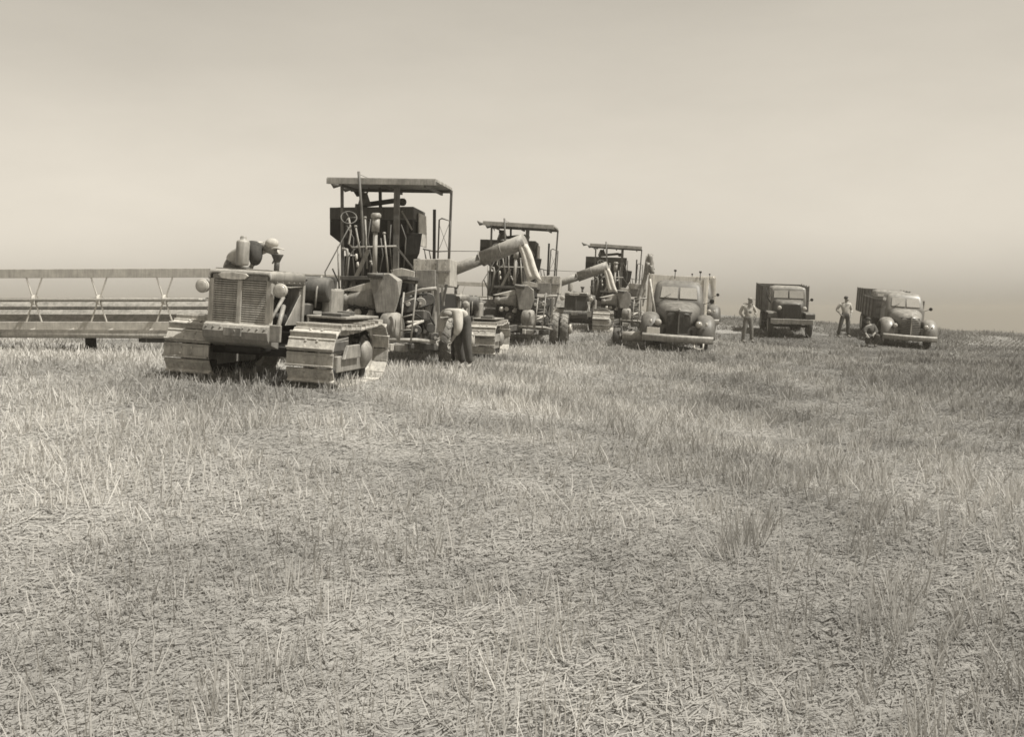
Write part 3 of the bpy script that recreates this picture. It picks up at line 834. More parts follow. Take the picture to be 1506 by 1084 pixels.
    # --- engine with its tall funnel shaped shroud
    f0, f1 = -2.0, -1.35
    sh = MB().loft([[k(553, 460, f0), k(580, 460, f0), k(582, 458, f1), k(556, 458, f1)], [k(548, 432, f0), k(588, 434, f0), k(589, 432, f1), k(552, 430, f1)],
                    [k(543, 409, f0), k(585, 413, f0), k(592, 412, f1), k(548, 406, f1)], [k(542, 403, f0), k(572, 402, f0), k(576, 402, f1), k(547, 401, f1)]], smooth=False)
    part(sh, 'engine_shroud', 'sheet', bevel=.015)
    part(MB().tube([k(541, 405, -2.05), k(564, 405, -2.05)], .045, 10), 'shroud_handle', 'iron')
    en = MB().lathe(k(500, 440, -1.6), (1, 0, .03), [(0, .06), (.02, .11), (.14, .13), (.16, .10), (.20, .12), (.45, .17), (.62, .20), (.66, .18)], 18)
    part(en, 'engine_housing', 'sheet')
    part(MB().loft([[k(498, 428, -1.7), k(512, 428, -1.7), k(512, 428, -1.3), k(498, 428, -1.3)], [k(546, 414, -1.7), k(548, 430, -1.7), k(548, 430, -1.3), k(546, 414, -1.3)]], smooth=False), 'engine_cover', 'galv', bevel=.01)
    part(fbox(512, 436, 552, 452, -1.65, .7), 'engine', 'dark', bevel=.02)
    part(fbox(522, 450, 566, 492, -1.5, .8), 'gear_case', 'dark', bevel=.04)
    for px, py, r in ((470, 463, .07), (482, 462, .06), (529, 462, .05), (500, 466, .05)):
        part(MB().lathe(k(px + 40, py - 2, -1.8), (1, -.4, .1), [(0, r * .5), (.03, r), (.09, r), (.12, r * .5)], 12), 'pulley', 'galv')
    dc = k(577, 480, -1.9)
    part(MB().lathe(dc - Vector((.16, 0, 0)), (1, -.25, 0), [(0, .10), (.01, .22), (.04, .25), (.26, .25), (.30, .235), (.31, .10)], 24), 'belt_drum', 'sheet')
    part(MB().lathe(k(551, 465, -1.2), (1, -.2, 0), [(0, .05), (.02, .16), (.08, .17), (.10, .05)], 18), 'blower', 'iron')
    # --- ladder
    la = MB(); a0, a1, b0, b1 = k(594, 430, -2.2), k(587, 504, -2.4), k(612.5, 418, -2.2), k(604, 504, -2.4)
    la.tube([a0, a1], .017, 6).tube([b0, b1], .017, 6)
    for t in (.22, .50, .76): la.tube([a0.lerp(a1, t), b0.lerp(b1, t + .02)], .014, 6)
    part(la, 'ladder', 'pipe')
    part(MB().tube([k(596, 434, -1.9), k(622, 426, -1.9), k(642, 424, -1.9)], .035, 8), 'curved_pipe', 'sheet')
    part(MB().tube([k(598, 482, -1.6), k(622, 472, -1.2)], .03, 8).tube([k(598, 474, -1.6), k(620, 473, -1.2)], .025, 8), 'drive_shaft', 'galv')
    # struts, belts and elevator in front of the wheel
    for a in ((626, 428, 628, 488), (636, 422, 638, 485), (644, 421, 645, 480), (650, 420, 652, 450), (657, 418, 650, 450), (618, 430, 625, 490), (640, 500, 648, 468), (633, 470, 628, 495), (612, 475, 620, 500)):
        part(MB().bar(k(a[0], a[1], -.3), k(a[2], a[3], -.3), .035, .05), 'strut', 'pipe' if a[0] % 2 == 0 else 'post', bevel=.004)
    part(fbox(628, 424, 640, 492, -.05, .25), 'grain_elevator', 'sheet', bevel=.01)
    for px, py, r in ((630, 440, .12), (626, 465, .10), (633, 482, .09)):
        part(MB().lathe(k(px, py, -.35), (.3, -1, 0), [(0, r * .9), (.02, r), (.05, r), (.07, r * .9)], 18), 'pulley', 'iron')
    def belt(a, ra, b, rb, w=.02):
        a, b = Vector(a), Vector(b); d = (b - a).normalized(); nrm = Vector((-d.z, 0, d.x))
        part(MB().tube([a + nrm * ra, b + nrm * rb], w, 6).tube([a - nrm * ra, b - nrm * rb], w, 6), 'drive_belt', 'dark')
    belt(k(630, 440, -.34), .12, k(626, 465, -.34), .10); belt(k(626, 465, -.38), .08, k(633, 482, -.38), .09); belt(k(600, 447, -.9), .16, k(630, 440, -.9), .10)
    for px, py, r, ly in ((600, 447, .17, -.92), (618, 446, .11, -.8), (612, 486, .10, -1.0), (570, 497, .08, -1.7), (536, 478, .13, -1.62), (640, 497, .10, -.6)):
        c = k(px, py, ly)
        m = MB().lathe(c, (.25, -1, 0), [(0, r * .88), (.01, r), (.045, r), (.055, r * .88)], 20)
        part(m, 'pulley', 'sheet' if px % 4 else 'iron')
        part(MB().lathe(c + Vector((.01, -.06, 0)), (.25, -1, 0), [(0, r * .3), (.04, r * .25)], 10), 'pulley_hub', 'galv')
    for pts, r in ((((510, 332), (520, 350), (519, 380), (523, 420)), .012), (((545, 322), (541, 352), (546, 380), (543, 404)), .012), (((575, 330), (573, 360), (577, 400)), .011),
                   (((560, 350), (563, 375), (558, 402)), .014), (((590, 330), (597, 350), (594, 392)), .012), (((533, 352), (512, 378), (506, 420)), .013)):
        part(MB().tube([k(x, y, -.45) for x, y in pts], r, 6), 'control_rod', 'post')
    for pts in (((520, 448), (530, 456), (538, 450), (548, 458)), ((556, 470), (548, 482), (560, 490)), ((600, 470), (612, 462), (622, 470)), ((606, 436), (616, 444), (612, 456))):
        part(MB().tube([k(x, y, -1.68) for x, y in pts], .018, 6), 'hose', 'dark')
    for a, m in (((606, 456, 624, 470, -1.0, .3), 'iron'), ((596, 488, 612, 500, -1.2, .4), 'dark'), ((566, 505, 576, 517, -1.4, .3), 'galv'), ((580, 506, 596, 518, -1.2, .3), 'sheet'), ((616, 505, 640, 516, -.3, .4), 'iron'), ((541, 456, 548, 468, -1.9, .15), 'sheet')):
        part(fbox(*a), 'gear_box', m, bevel=.02)
    part(MB().bar(k(583, 363, -.5), k(608, 395, -.5), .03), 'brace', 'post')
    part(MB().tube([k(528, 262, -.4), k(515, 275, 1.2)], .006, 4).tube([k(528, 256, -.4), k(584, 280, .2)], .005, 4), 'guy_wire', 'post')
    part(MB().ball(k(526, 285, .3), .05, 10, (.8, .8, 1.3)), 'lantern', 'dark')
    rv = MB()
    for px in (612, 626, 641, 655):
        for i in range(7): rv.ball(k(px, 383 + i * 6, -.115), .013, 6)
    for i in range(8):
        rv.ball(k(546 + i * 3.6, 410, -2.03), .012, 6)
    for i in range(9): rv.ball(k(488 + i * 14, 325, .54), .014, 6)
    part(rv, 'rivet_row', 'iron')
    for px in (510, 541, 572, 600):
        a, b = k(px, 324, .53), k(px, 350, .53)
        part(MB().bar(a, b, .05, .025), 'tank_rib', 'tank_board')
    part(MB().bar(k(609, 398, -.12), k(662, 399, -.12), .03, .02), 'sheet_seam', 'sheet')
    part(MB().bar(k(643, 382, -.12), k(643, 420, -.12), .03, .02), 'sheet_seam', 'sheet')
    # --- running gear
    zc = .53
    wl = k(657, 505, .55)
    part(MB().bar((-1.0, .55, zc + .08), (wl.x + .55, .55, zc), .16, .20), 'axle', 'sheet', bevel=.02)
    part(MB().tube([k(551, 500.5, -2.2), k(612, 500, -2.2), k(640, 503, -1.0)], .035, 8), 'step_bar', 'pipe')
    part(MB().bar(k(560, 503, -2.0), k(560, 517, -2.0), .06, .05), 'step_hanger', 'dark')
    part(MB().box((.1, -.7, .42), (.9, .55, .10)), 'lower_pan', 'iron', bevel=.02)
    wheel(T, (wl.x + .02, .55, .50), .52, .27, .10, lugs=18)
    wheel(T, (wl.x + .32, .62, .48), .50, .24, .10, lugs=18)
    wheel(T, (-1.02, .75, .50), .52, .27, .10, lugs=18)
    part(MB().lathe((wl.x + .46, .58, .52), (1, 0, 0), [(0, .06), (.0, .15), (.05, .16), (.09, .10), (.10, .04)], 18), 'hub_cap', 'galv')
    # tongue to the tractor
    for sx in (-.45, .35):
        part(MB().bar((sx, .4, .60), (-.15, -4.6, .48), .10, .16), 'tongue_beam', 'iron', bevel=.01)
    part(MB().bar((-.5, -1.6, .56), (.4, -1.6, .56), .10, .12), 'cross_beam', 'iron', bevel=.01)
    # --- unloading tube with canvas spout, reaching out to the right
    t0, t1, t2 = k(640, 408, .9), k(708, 381, .8), k(772, 354, .6)
    tb = MB().tube([t0, t1.lerp(t2, .1)], .116, 18)
    ut = part(tb, 'unloading_tube', 'sheet')
    MB().tube([t1, t1.lerp(t2, .5), t2], .152, 20).tube([t1.lerp(t2, .47), t1.lerp(t2, .49)], .158, 20).tube([t1.lerp(t2, .0), t1.lerp(t2, .02)], .158, 20).build('tube_sleeve', 'sheet', ut)
    a, b = k(768, 359, .55), k(787, 412, .5)
    rings = []
    for i in range(10):
        t = i / 9; c = a.lerp(b, t) + Vector((.012 * math.sin(6 * t), 0, .0))
        w = .105 + .035 * t
        ring = []
        for j in range(20):
            q = 2 * math.pi * j / 20
            pinch = 1 - .5 * math.exp(-(math.cos(q) / .28) ** 2)           # deep fold down the middle
            ring.append(c + Vector((w * math.cos(q) * (1 + .04 * math.sin(9 * t + j)), .09 * math.sin(q) * pinch, .03 * math.sin(2 * q + 5 * t) * t)))
        rings.append(ring)
    MB().loft(rings).build('canvas_spout', 'canvas', ut)
    MB().tube([k(641, 369, .9), k(772, 370, .9)], .007, 5).build('stay_wire', 'post', ut)
    # --- header with platform and reel, reaching out to the left
    hy = -1.9
    xr, xl = k(318, 470, hy).x, k(318, 470, hy).x - 5.4
    zb = lambda py: k(200, py, hy).z
    L = xr - xl; xm = (xl + xr) / 2
    part(MB().prism([(xl, hy + .25, zb(480)), (xl, hy + .80, zb(439)), (xl, hy + .83, zb(439)), (xl, hy + .28, zb(480))], (L, 0, 0)).box((xm, hy + .80, zb(439)), (L, .08, .06))
         .bar((xl, hy + .60, zb(452)), (xr, hy + .60, zb(452)), .04, .05), 'header_back', 'sheet', bevel=.004)
    pl = MB().prism([(xl, hy - .45, zb(489)), (xl, hy + .55, zb(479)), (xl, hy + .55, zb(483)), (xl, hy - .45, zb(493))], (L, 0, 0))
    for i in range(7): pl.box((xl + .5 + i * .75, hy + .05, zb(485) + .035), (.03, .95, .03), Matrix.Rotation(R(7.5), 3, 'X'))
    part(pl, 'header_platform', 'galv', bevel=.004)
    part(MB().tube([(xl, hy - .48, zb(490)), (xr - .3, hy - .48, zb(491))], .075, 14), 'cutter_bar', 'galv')
    part(MB().box((xr - .75, hy - .2, zb(499)), (1.0, .35, .10)).box((xr - 1.25, hy - .2, zb(497)), (.12, .3, .14)), 'header_sill', 'iron', bevel=.01)
    part(MB().prism([(xl - .02, hy - .9, zb(495)), (xl - .02, hy + .6, zb(497)), (xl - .02, hy + .6, zb(440)), (xl - .02, hy - .3, zb(462))], (-.03, 0, 0)), 'divider', 'sheet', bevel=.006)
    part(MB().bar((k(133, 496, hy - .1).x, hy - .1, zb(494)), (k(135, 520, hy - .1).x, hy - .1, zb(522)), .14, .16), 'header_leg', 'dark', bevel=.02)
    part(MB().bar((xr, hy + .4, zb(470)), (-.6, .6, zb(470) + .1), .14, .20), 'header_arm', 'iron', bevel=.01)
    # feeder trough from the header to the body
    part(MB().prism([(xr - .1, hy - .1, zb(490)), (xr - .1, hy + .7, zb(485)), (xr - .1, hy + .7, zb(445)), (xr - .1, hy - .1, zb(470))], (-.5 - xr, .7, .1)), 'feeder_house', 'iron', bevel=.01)
    rc_y, rc_z, rr = hy - .12, zb(441), zb(402) - zb(441)
    reel = part(MB().tube([(xl + .05, rc_y, rc_z), (xr - .15, rc_y, rc_z)], .035, 10), 'reel', 'sheet')
    nb = 4
    angs = [R(90 + 360 * i / nb) for i in range(nb)]
    for a in angs:
        y, z = rc_y + rr * math.cos(a), rc_z + rr * math.sin(a)
        MB().box((xm, y, z), (L - .1, .165, .03), Matrix.Rotation(a, 3, 'X')).build('reel_bat', 'wood', reel, bevel=.006)
    x0 = k(150, 440, hy).x; x1 = k(246, 440, hy).x
    for j in range(-3, 3):
        x = x0 + j * (x1 - x0)
        if not (xl < x < xr): continue
        s = MB().lathe((x - .03, rc_y, rc_z), (1, 0, 0), [(0, .09), (.06, .09)], 14)
        for a, q in [(a, q) for a in angs for q in (-1, 1)]:
            s.bar((x + q * .03, rc_y + .05 * math.cos(a), rc_z + .05 * math.sin(a)), (x + q * .17, rc_y + rr * .97 * math.cos(a), rc_z + rr * .97 * math.sin(a)), .026, .02, up=(1, 0, 0))
        s.build('reel_spider', 'wood', reel)
    return T

CA = R(-6)
cloc = spot(575, 21.5)
combine_1 = combine('nearest and largest combine, boarded canopy, long unloading tube hanging out to the right', cloc, CA)
combine_2 = copy_tree(combine_1)
combine_2.location = spot(763, 33.3)
combine_2.rotation_euler = (0, R(2.2), CA)
combine_2['label'] = 'middle combine with pale canvas spout in front of its tank, behind the half hidden tractor'
combine_3 = copy_tree(combine_1)
combine_3.location = spot(905, 45.5)
combine_3.rotation_euler = (0, R(2.4), CA)
combine_3['label'] = 'farthest combine beside the rounded truck, its unloading tube folded up against the canopy'
# the far combine carries its tube folded upright
for o in [q for q in COL.objects if q.parent == combine_3 and q.name.startswith('unloading_tube')]:
    for ch in [q for q in COL.objects if q.parent == o]:
        bpy.data.objects.remove(ch)
    bpy.data.objects.remove(o)
k3 = ray_local(combine_3.location, CA)
ut3 = MB().tube([k3(929, 478, -.6), k3(938, 436, -.5), k3(945, 408, -.4), k3(949, 375, -.3)], [.08, .08, .09, .11], 14).build('unloading_tube', 'sheet', combine_3)
cv = MB()
for j, (px, py, px2, py2, w) in enumerate(((951, 372, 955, 394, .10), (948, 384, 950, 401, .09), (953, 388, 956, 400, .08))):
    a, b = k3(px, py, -.45 - .05 * j), k3(px2, py2, -.45 - .05 * j)
    cv.loft([[a.lerp(b, i / 5) + Vector((w * (1 + .3 * math.sin(3 * i + j)) * math.cos(q), .07 * math.sin(q), .03 * math.sin(2 * q + i))) for q in [2 * math.pi * n / 12 for n in range(12)]] for i in range(6)])
cv.build('canvas_spout', 'sheet', ut3)
MB().tube([k3(955, 372, -.3), k3(951, 404, -.3)], .02, 6).build('tube_stay', 'dark', ut3)

# two wheeled cart with a roller, left of the rounded truck
cl = spot(924, 33.2)
cart = thing('roller_cart', 'small two wheeled roller on the stubble left of the rounded truck', 'cart', cl, R(-14))
wheel(cart, (-.33, 0, .30), .30, .22, .07, tyre='tyre', rim='galv')
MB().lathe((-.18, 0, .34), (1, 0, 0), [(0, .05), (.01, .15), (.9, .15), (.91, .05)], 18).build('roller', 'galv', cart)
MB().bar((-.2, .12, .36), (-.1, 1.6, .55), .06).build('tow_pole', 'pipe', cart)
wheel(cart, (.86, 0, .30), .30, .22, .07, tyre='tyre', rim='galv')
# ------------------------------------------------------------------ trucks
TRUCK_GROUP = 'trucks parked nose on in the stubble'
def plan(y0, y1, hw, r, z, v=0.0):
    pts = []
    for cx, cy, a0 in ((-hw + r, y0 + r, 180), (None, None, None), (hw - r, y0 + r, 270), (hw - r, y1 - r, 0), (-hw + r, y1 - r, 90)):
        if cx is None:
            pts.append(Vector((0, y0 - v, z))); continue
        for i in range(5):
            a = R(a0 + 22.5 * i); pts.append(Vector((cx + r * math.cos(a), cy + r * math.sin(a), z)))
    return pts

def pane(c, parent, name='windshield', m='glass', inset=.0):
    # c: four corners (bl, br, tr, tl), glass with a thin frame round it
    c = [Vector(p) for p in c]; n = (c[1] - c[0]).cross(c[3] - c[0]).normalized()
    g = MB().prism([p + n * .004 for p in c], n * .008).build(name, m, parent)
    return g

def fender(T, x, w, yc, zc, rad, m, a0, a1, stretch=1.35):
    grid = []
    for i in range(15):
        a = R(a0 + (a1 - a0) * i / 14)
        row = []
        for j in range(9):
            u = j / 8 * 2 - 1
            kx = math.copysign(abs(u) ** .8, u)
            rr = rad * (1 - .26 * abs(u) ** 2.6)
            yy = -math.cos(a) * rr * (stretch if math.cos(a) < 0 else 1.0)
            row.append(Vector((x + kx * w / 2, yc + yy, zc + math.sin(a) * rr)))
        grid.append(row)
    return MB().surf(grid).build('fender', m, T, solid=.02)

def headlight(T, c, r, m, parent=None):
    c = Vector(c)
    h = MB().lathe(c, (0, 1, 0), [(-.03, r * .98), (0, r * 1.05), (.06, r), (.14, r * .65), (.20, r * .2)], 18).build('headlight', m, parent or T)
    MB().lathe(c + Vector((0, -.055, 0)), (0, 1, 0), [(0, r * .2), (.012, r * .62), (.025, r * .93)], 18).build('lens', 'lamp', h)
    return h

def grain_box(T, y0, y1, hw, zb, zt, m, trim, boards=5, posts=4):
    b = MB(); h = (zt - zb) / boards
    for i in range(boards):
        z = zb + (i + .5) * h; o = .004 * (i % 2)
        b.box((0, y0 + .02 - o, z), (2 * hw, .035, h * .97)).box((0, y1 - .02 + o, z), (2 * hw, .035, h * .97))
        for sx in (-1, 1): b.box((sx * (hw - .02 + o), (y0 + y1) / 2, z), (.035, y1 - y0 - .08, h * .97))
    b.box((0, (y0 + y1) / 2, zb - .03), (2 * hw, y1 - y0, .06))
    bx = b.build('grain_box', m, T, bevel=.003)
    for sx in (-1, 1):
        for i in range(posts):
            y = y0 + .10 + i * (y1 - y0 - .2) / (posts - 1)
            MB().box((sx * (hw + .022), y, (zb + zt) / 2), (.045, .08, zt - zb + .06)).build('stake', trim, bx, bevel=.004)
        MB().box((sx * hw * .93, y0 - .025, (zb + zt) / 2), (.10, .04, zt - zb)).build('stake', trim, bx, bevel=.004)
    return bx

def chassis(T, L, wheel_r, front_y, rear_y, track):
    MB().box((-.38, L / 2 + .1, .62), (.08, L - .2, .16)).box((.38, L / 2 + .1, .62), (.08, L - .2, .16)).build('chassis', 'dark', T)
    MB().bar((-track, front_y, wheel_r), (track, front_y, wheel_r), .09, .10).build('front_axle', 'dark', T)
    MB().bar((-track, rear_y, wheel_r), (track, rear_y, wheel_r), .12, .14).build('rear_axle', 'dark', T)
    for sx in (-1, 1):
        wheel(T, (sx * track, front_y, wheel_r), wheel_r, .20, .08, tyre='tyre')
        for dx in (-.02, -.26): wheel(T, (sx * (track + dx), rear_y, wheel_r), wheel_r, .20, .08, tyre='tyre')

def rounded_truck(label, loc, alpha, paint, box_m, box_trim, box_top, plate_on=True, bars=False):
    T = thing('grain_truck', label, 'truck', loc, alpha, TRUCK_GROUP)
    chassis(T, 5.4, .44, .72, 4.1, .80)
    # bumper
    rings = []
    for i in range(9):
        u = i / 8 * 2 - 1; x = u * 1.02; y = -.12 + .16 * abs(u) ** 2.4
        rings.append([Vector((x, y, .32)), Vector((x, y - .05, .36)), Vector((x, y - .055, .49)), Vector((x, y, .54)), Vector((x, y + .03, .54)), Vector((x, y + .03, .32))])
    MB().loft(rings).build('bumper', 'sheet', T, bevel=.01)
    if not bars: MB().tube([(.48, -.08, .33), (.48, -.14, .20), (.62, -.16, .16), (.74, -.14, .20), (.74, -.08, .33)], .025, 8).build('tow_hook', 'galv', T)
    # hood
    def sec(y, hw, zt, zb, v):
        r = min(hw * .9, .34)
        pts = [Vector((-hw, y, zb))]
        for i in range(6):
            a = R(180 - 90 * i / 5); pts.append(Vector((-hw + r + r * math.cos(a), y, zt - r * .8 + r * .8 * math.sin(a))))
        pts.append(Vector((0, y - v, zt + .02)))
        for i in range(6):
            a = R(90 - 90 * i / 5); pts.append(Vector((hw - r + r * math.cos(a), y, zt - r * .8 + r * .8 * math.sin(a))))
        pts.append(Vector((hw, y, zb)))
        return pts
    MB().loft([sec(.16, .30, 1.16, .78, .10), sec(.22, .36, 1.24, .78, .12), sec(.5, .44, 1.34, .80, .05), sec(1.0, .58, 1.43, .80, 0), sec(1.42, .68, 1.48, .80, 0)]).build('hood', paint, T)
    # V shaped grille
    gr = MB()
    for sx in (-1, 1):
        a, b = Vector((0, .0, .55)), Vector((sx * .37, .17, .55))
        if bars:
            for i in range(9):
                z = .60 + i * .065
                gr.bar(Vector((0, .0, z)), Vector((sx * .37, .17, z)), .035, .03)
        else:
            for i in range(11):
                p = a.lerp(b, (i + .5) / 11.5)
                gr.bar(p, p + Vector((0, .05, .66)), .012, .03)
            gr.bar(Vector((0, 0, 1.21)), Vector((sx * .37, .19, 1.19)), .04, .05).bar(a, b, .04, .05)
    gr.build('grille', paint if bars else 'truck_b', T, bevel=.003)
    MB().prism([(0, .05, .53), (.36, .215, .53), (.36, .6, .53), (-.36, .6, .53), (-.36, .215, .53)], (0, .06, .66)).build('radiator', 'truck_b', T)
    MB().bar((0, -.025, .56), (0, .03, 1.24), .035, .03).build('grille_strip', 'galv' if bars else paint, T, bevel=.004)
    MB().ball((0, .04, 1.27), .035, 10, (1, 1.6, .8)).build('hood_ornament', 'galv', T)
    MB().prism([(-.62, .25, .52), (.62, .25, .52), (.62, .25, .80), (-.62, .25, .80)], (0, .05, 0)).build('front_apron', paint, T)
    # fenders with headlights
    for sx in (-1, 1):
        f = fender(T, sx * .80, .56, .72, .50, .64, paint, -8, 172)
        headlight(T, (sx * .585, .10, .865), .095, 'galv' if not bars else paint, f)
        if plate_on or sx > 0:
            MB().ball((sx * .80, .08, .88), .05, 10, (.8, 1, 1.4)).build('parking_lamp', 'lamp', f)
        MB().box((sx * .84, 1.75, .50), (.34, 1.3, .04)).build('running_board', 'dark', T)
    if plate_on:
        MB().box((-.71, -.185, .635), (.37, .02, .17)).build('number_plate', 'plate', T, bevel=.004)
    # cab
    MB().loft([plan(1.40, 2.75, .70, .14, .58), plan(1.38, 2.78, .76, .16, .95), plan(1.38, 2.78, .76, .18, 1.38, .0), plan(1.42, 2.77, .74, .18, 1.50, .04),
               plan(1.66, 2.74, .69, .18, 1.92, .05), plan(1.72, 2.72, .66, .22, 2.00, .05), plan(1.82, 2.66, .58, .24, 2.065, .04), plan(2.0, 2.5, .36, .2, 2.095)]).build('cab', paint, T)
    for sx in (-1, 1):
        x0, x1 = sx * .03, sx * .55
        c = [Vector((x0, 1.40, 1.56)), Vector((x1, 1.445, 1.56)), Vector((x1 * .93, 1.645, 1.89)), Vector((x0, 1.61, 1.89))]
        if sx < 0: c = [c[1], c[0], c[3], c[2]]
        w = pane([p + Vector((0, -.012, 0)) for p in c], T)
        MB().tube([c[0], c[1], c[2], c[3], c[0]], .014, 6).build('windshield_frame', paint, w)
        d = MB().box((sx * .765, 2.05, 1.05), (.012, 1.0, .72)); d.build('door', paint, T, bevel=.004)
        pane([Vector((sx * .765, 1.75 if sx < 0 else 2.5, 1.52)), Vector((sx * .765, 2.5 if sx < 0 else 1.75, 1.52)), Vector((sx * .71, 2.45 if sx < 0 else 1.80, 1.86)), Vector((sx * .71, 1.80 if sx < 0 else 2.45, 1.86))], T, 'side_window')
    MB().tube([(.74, 1.55, 1.42), (.98, 1.5, 1.52)], .01, 6).lathe((.99, 1.5, 1.53), (0, 1, 0), [(-.012, .055), (-.01, .07), (.012, .07), (.02, .03)], 16).build('mirror', 'dark', T)
    MB().tube([(-.5, 1.40, 1.53), (-.25, 1.41, 1.68)], .008, 5).build('wiper', 'dark', T)
    if box_m:
        bx = grain_box(T, 2.95, 5.6, .90 if plate_on else 1.0, .98, box_top, box_m, box_trim)
        if plate_on:
            for x in (-.12, .66):
                MB().tube([(x, 2.9, box_top - .1), (x, 2.9, box_top + .14)], .012, 6).ball((x, 2.9, box_top + .16), .045, 8).build('marker_lamp', 'dark', bx)
    return T

def square_truck(label, loc, alpha, box_left=True):
    T = thing('grain_truck', label, 'truck', loc, alpha, TRUCK_GROUP)
    chassis(T, 5.6, .47, .80, 4.3, .78)
    MB().box((0, -.10, .70), (1.66, .10, .20)).build('bumper', 'sheet', T, bevel=.015)
    MB().box((-.3, -.06, .80), (.06, .08, .2)).box((.3, -.06, .80), (.06, .08, .2)).build('bumper_bracket', 'dark', T)
    # grille and tapering hood
    g = MB()
    for i in range(13): g.box((-.32 + i * .0535, .10, 1.08), (.018, .05, .56))
    g.box((0, .10, 1.36), (.70, .06, .04)).box((0, .10, .80), (.70, .06, .04))
    g.build('grille', 'truck_b', T)
    MB().box((0, .18, 1.08), (.68, .06, .54)).build('radiator', 'recess', T)
    def s(y, hw, zt): return [Vector((-hw, y, .78)), Vector((-hw, y, zt - .14)), Vector((-hw + .05, y, zt - .05)), Vector((-hw + .16, y, zt)), Vector((hw - .16, y, zt)), Vector((hw - .05, y, zt - .05)), Vector((hw, y, zt - .14)), Vector((hw, y, .78))]
    MB().loft([s(.14, .37, 1.40), s(.6, .46, 1.46), s(1.45, .64, 1.52)]).build('hood', 'truck_b', T)
    for sx in (-1, 1):
        x = sx * .74
        f = MB().prism([(x - .19, .12, .80), (x - .19, .12, 1.0), (x - .19, .22, 1.04), (x - .19, 1.25, 1.04), (x - .19, 1.42, .75), (x - .19, 1.38, .70), (x - .19, 1.2, .98), (x - .19, .2, .98), (x - .19, .16, .80)], (.38, 0, 0)).build('fender', 'truck_b', T, bevel=.02)
        headlight(T, (sx * .49, .10, 1.22), .095, 'truck_b', f)
        MB().box((sx * .80, 1.85, .55), (.32, .9, .04)).build('running_board', 'dark', T)
    MB().loft([plan(1.45, 2.7, .66, .06, .70), plan(1.43, 2.72, .72, .08, 1.1), plan(1.43, 2.72, .72, .08, 1.50), plan(1.55, 2.70, .70, .10, 1.93), plan(1.58, 2.68, .68, .14, 2.0), plan(1.75, 2.55, .5, .2, 2.05)]).build('cab', 'truck_c', T)
    for sx in (-1, 1):
        c = [Vector((sx * .03, 1.43, 1.57)), Vector((sx * .60, 1.445, 1.57)), Vector((sx * .58, 1.535, 1.87)), Vector((sx * .03, 1.52, 1.87))]
        if sx < 0: c = [c[1], c[0], c[3], c[2]]
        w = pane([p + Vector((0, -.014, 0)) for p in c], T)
        MB().tube([c[0], c[1], c[2], c[3], c[0]], .016, 6).build('windshield_frame', 'truck_b', w)
        MB().box((sx * .725, 2.1, 1.1), (.012, .9, .72)).build('door', 'truck_c', T, bevel=.004)
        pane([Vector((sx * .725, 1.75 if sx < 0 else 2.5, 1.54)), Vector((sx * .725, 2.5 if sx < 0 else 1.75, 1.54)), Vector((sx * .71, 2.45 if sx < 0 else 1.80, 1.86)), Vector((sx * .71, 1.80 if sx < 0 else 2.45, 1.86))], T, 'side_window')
    MB().tube([(-.72, 1.5, 1.35), (-.84, 1.45, 1.55), (-.94, 1.45, 1.98)], .022, 6).build('exhaust_pipe', 'dark', T)
    MB().tube([(.72, 1.55, 1.45), (.93, 1.5, 1.52)], .01, 6).lathe((.94, 1.5, 1.53), (0, 1, 0), [(-.012, .05), (-.01, .065), (.012, .065), (.02, .03)], 16).build('mirror', 'dark', T)
    MB().ball((-.2, .3, .62), .12, 10, (1.5, 1, .6)).build('differential', 'galv', T)
    grain_box(T, 2.85, 5.6, .96, .98, 2.02, 'box_mid', 'box_mid', 5, 4)
    return T

def settle(T, alpha, hx=.8, y0=.7, y1=4.1):
    lie_on(T, alpha, hx, y0, y1)
    T.location.z += .02

def at_truck(fn, px, Y, deg, *a, **kw):
    T = fn(a[0], spot(px, Y), R(deg), *a[1:], **kw)
    settle(T, R(deg))
    return T

truck_1 = at_truck(rounded_truck, 995, 31.7, -7, 'rounded grey truck with pale high grain box, closest truck to the camera', 'truck_a', 'box_pale', 'box_pale', 2.24)
truck_4 = at_truck(rounded_truck, 1337, 43.0, -9, 'truck with bar grille and pale rounded fenders at the right end of the row', 'truck_c', 'box_mid', 'box_mid', 1.75, plate_on=False, bars=True)
truck_2 = at_truck(square_truck, 1163, 44.0, -8, 'flat fendered truck with dark grille and high bumper, beside the man in overalls')
truck_3 = copy_tree(truck_2); truck_3.location = spot(1313, 47.0); settle(truck_3, R(-11))
truck_3['label'] = 'flat fendered truck half hidden behind the bar grille truck, beside the man in pale shirt'
truck_5 = copy_tree(truck_1); truck_5.location = spot(1022, 47.0); settle(truck_5, R(-9))
truck_5['label'] = 'rounded truck almost wholly hidden behind the closest truck, only its edge showing'
# loading pole resting on the near truck
tl = ray_local(truck_1.location, R(-7))
MB().tube([tl(949, 415, 1.0), tl(954, 440, .9), tl(962, 474, .75)], .035, 8).build('loading_pole', 'galv', truck_1)

# ------------------------------------------------------------------ people
def skin(name, J, E, root, m, parent=None, sub=2):
    names = list(J); idx = {n: i for i, n in enumerate(names)}
    me = bpy.data.meshes.new(name)
    me.from_pydata([J[n][0] for n in names], [(idx[a], idx[b]) for a, b in E], [])
    me.materials.append(M[m])
    o = bpy.data.objects.new(name, me); COL.objects.link(o)
    if parent is not None: o.parent = parent
    sk = o.modifiers.new('skin', 'SKIN'); sk.use_smooth_shade = True; sk.branch_smoothing = .3
    d = me.skin_vertices[0].data
    for i, n in enumerate(names):
        r = J[n][1]; d[i].radius = r if isinstance(r, tuple) else (r, r)
        d[i].use_root = (n == root)
    s = o.modifiers.new('sub', 'SUBSURF'); s.levels = sub; s.render_levels = sub
    return o

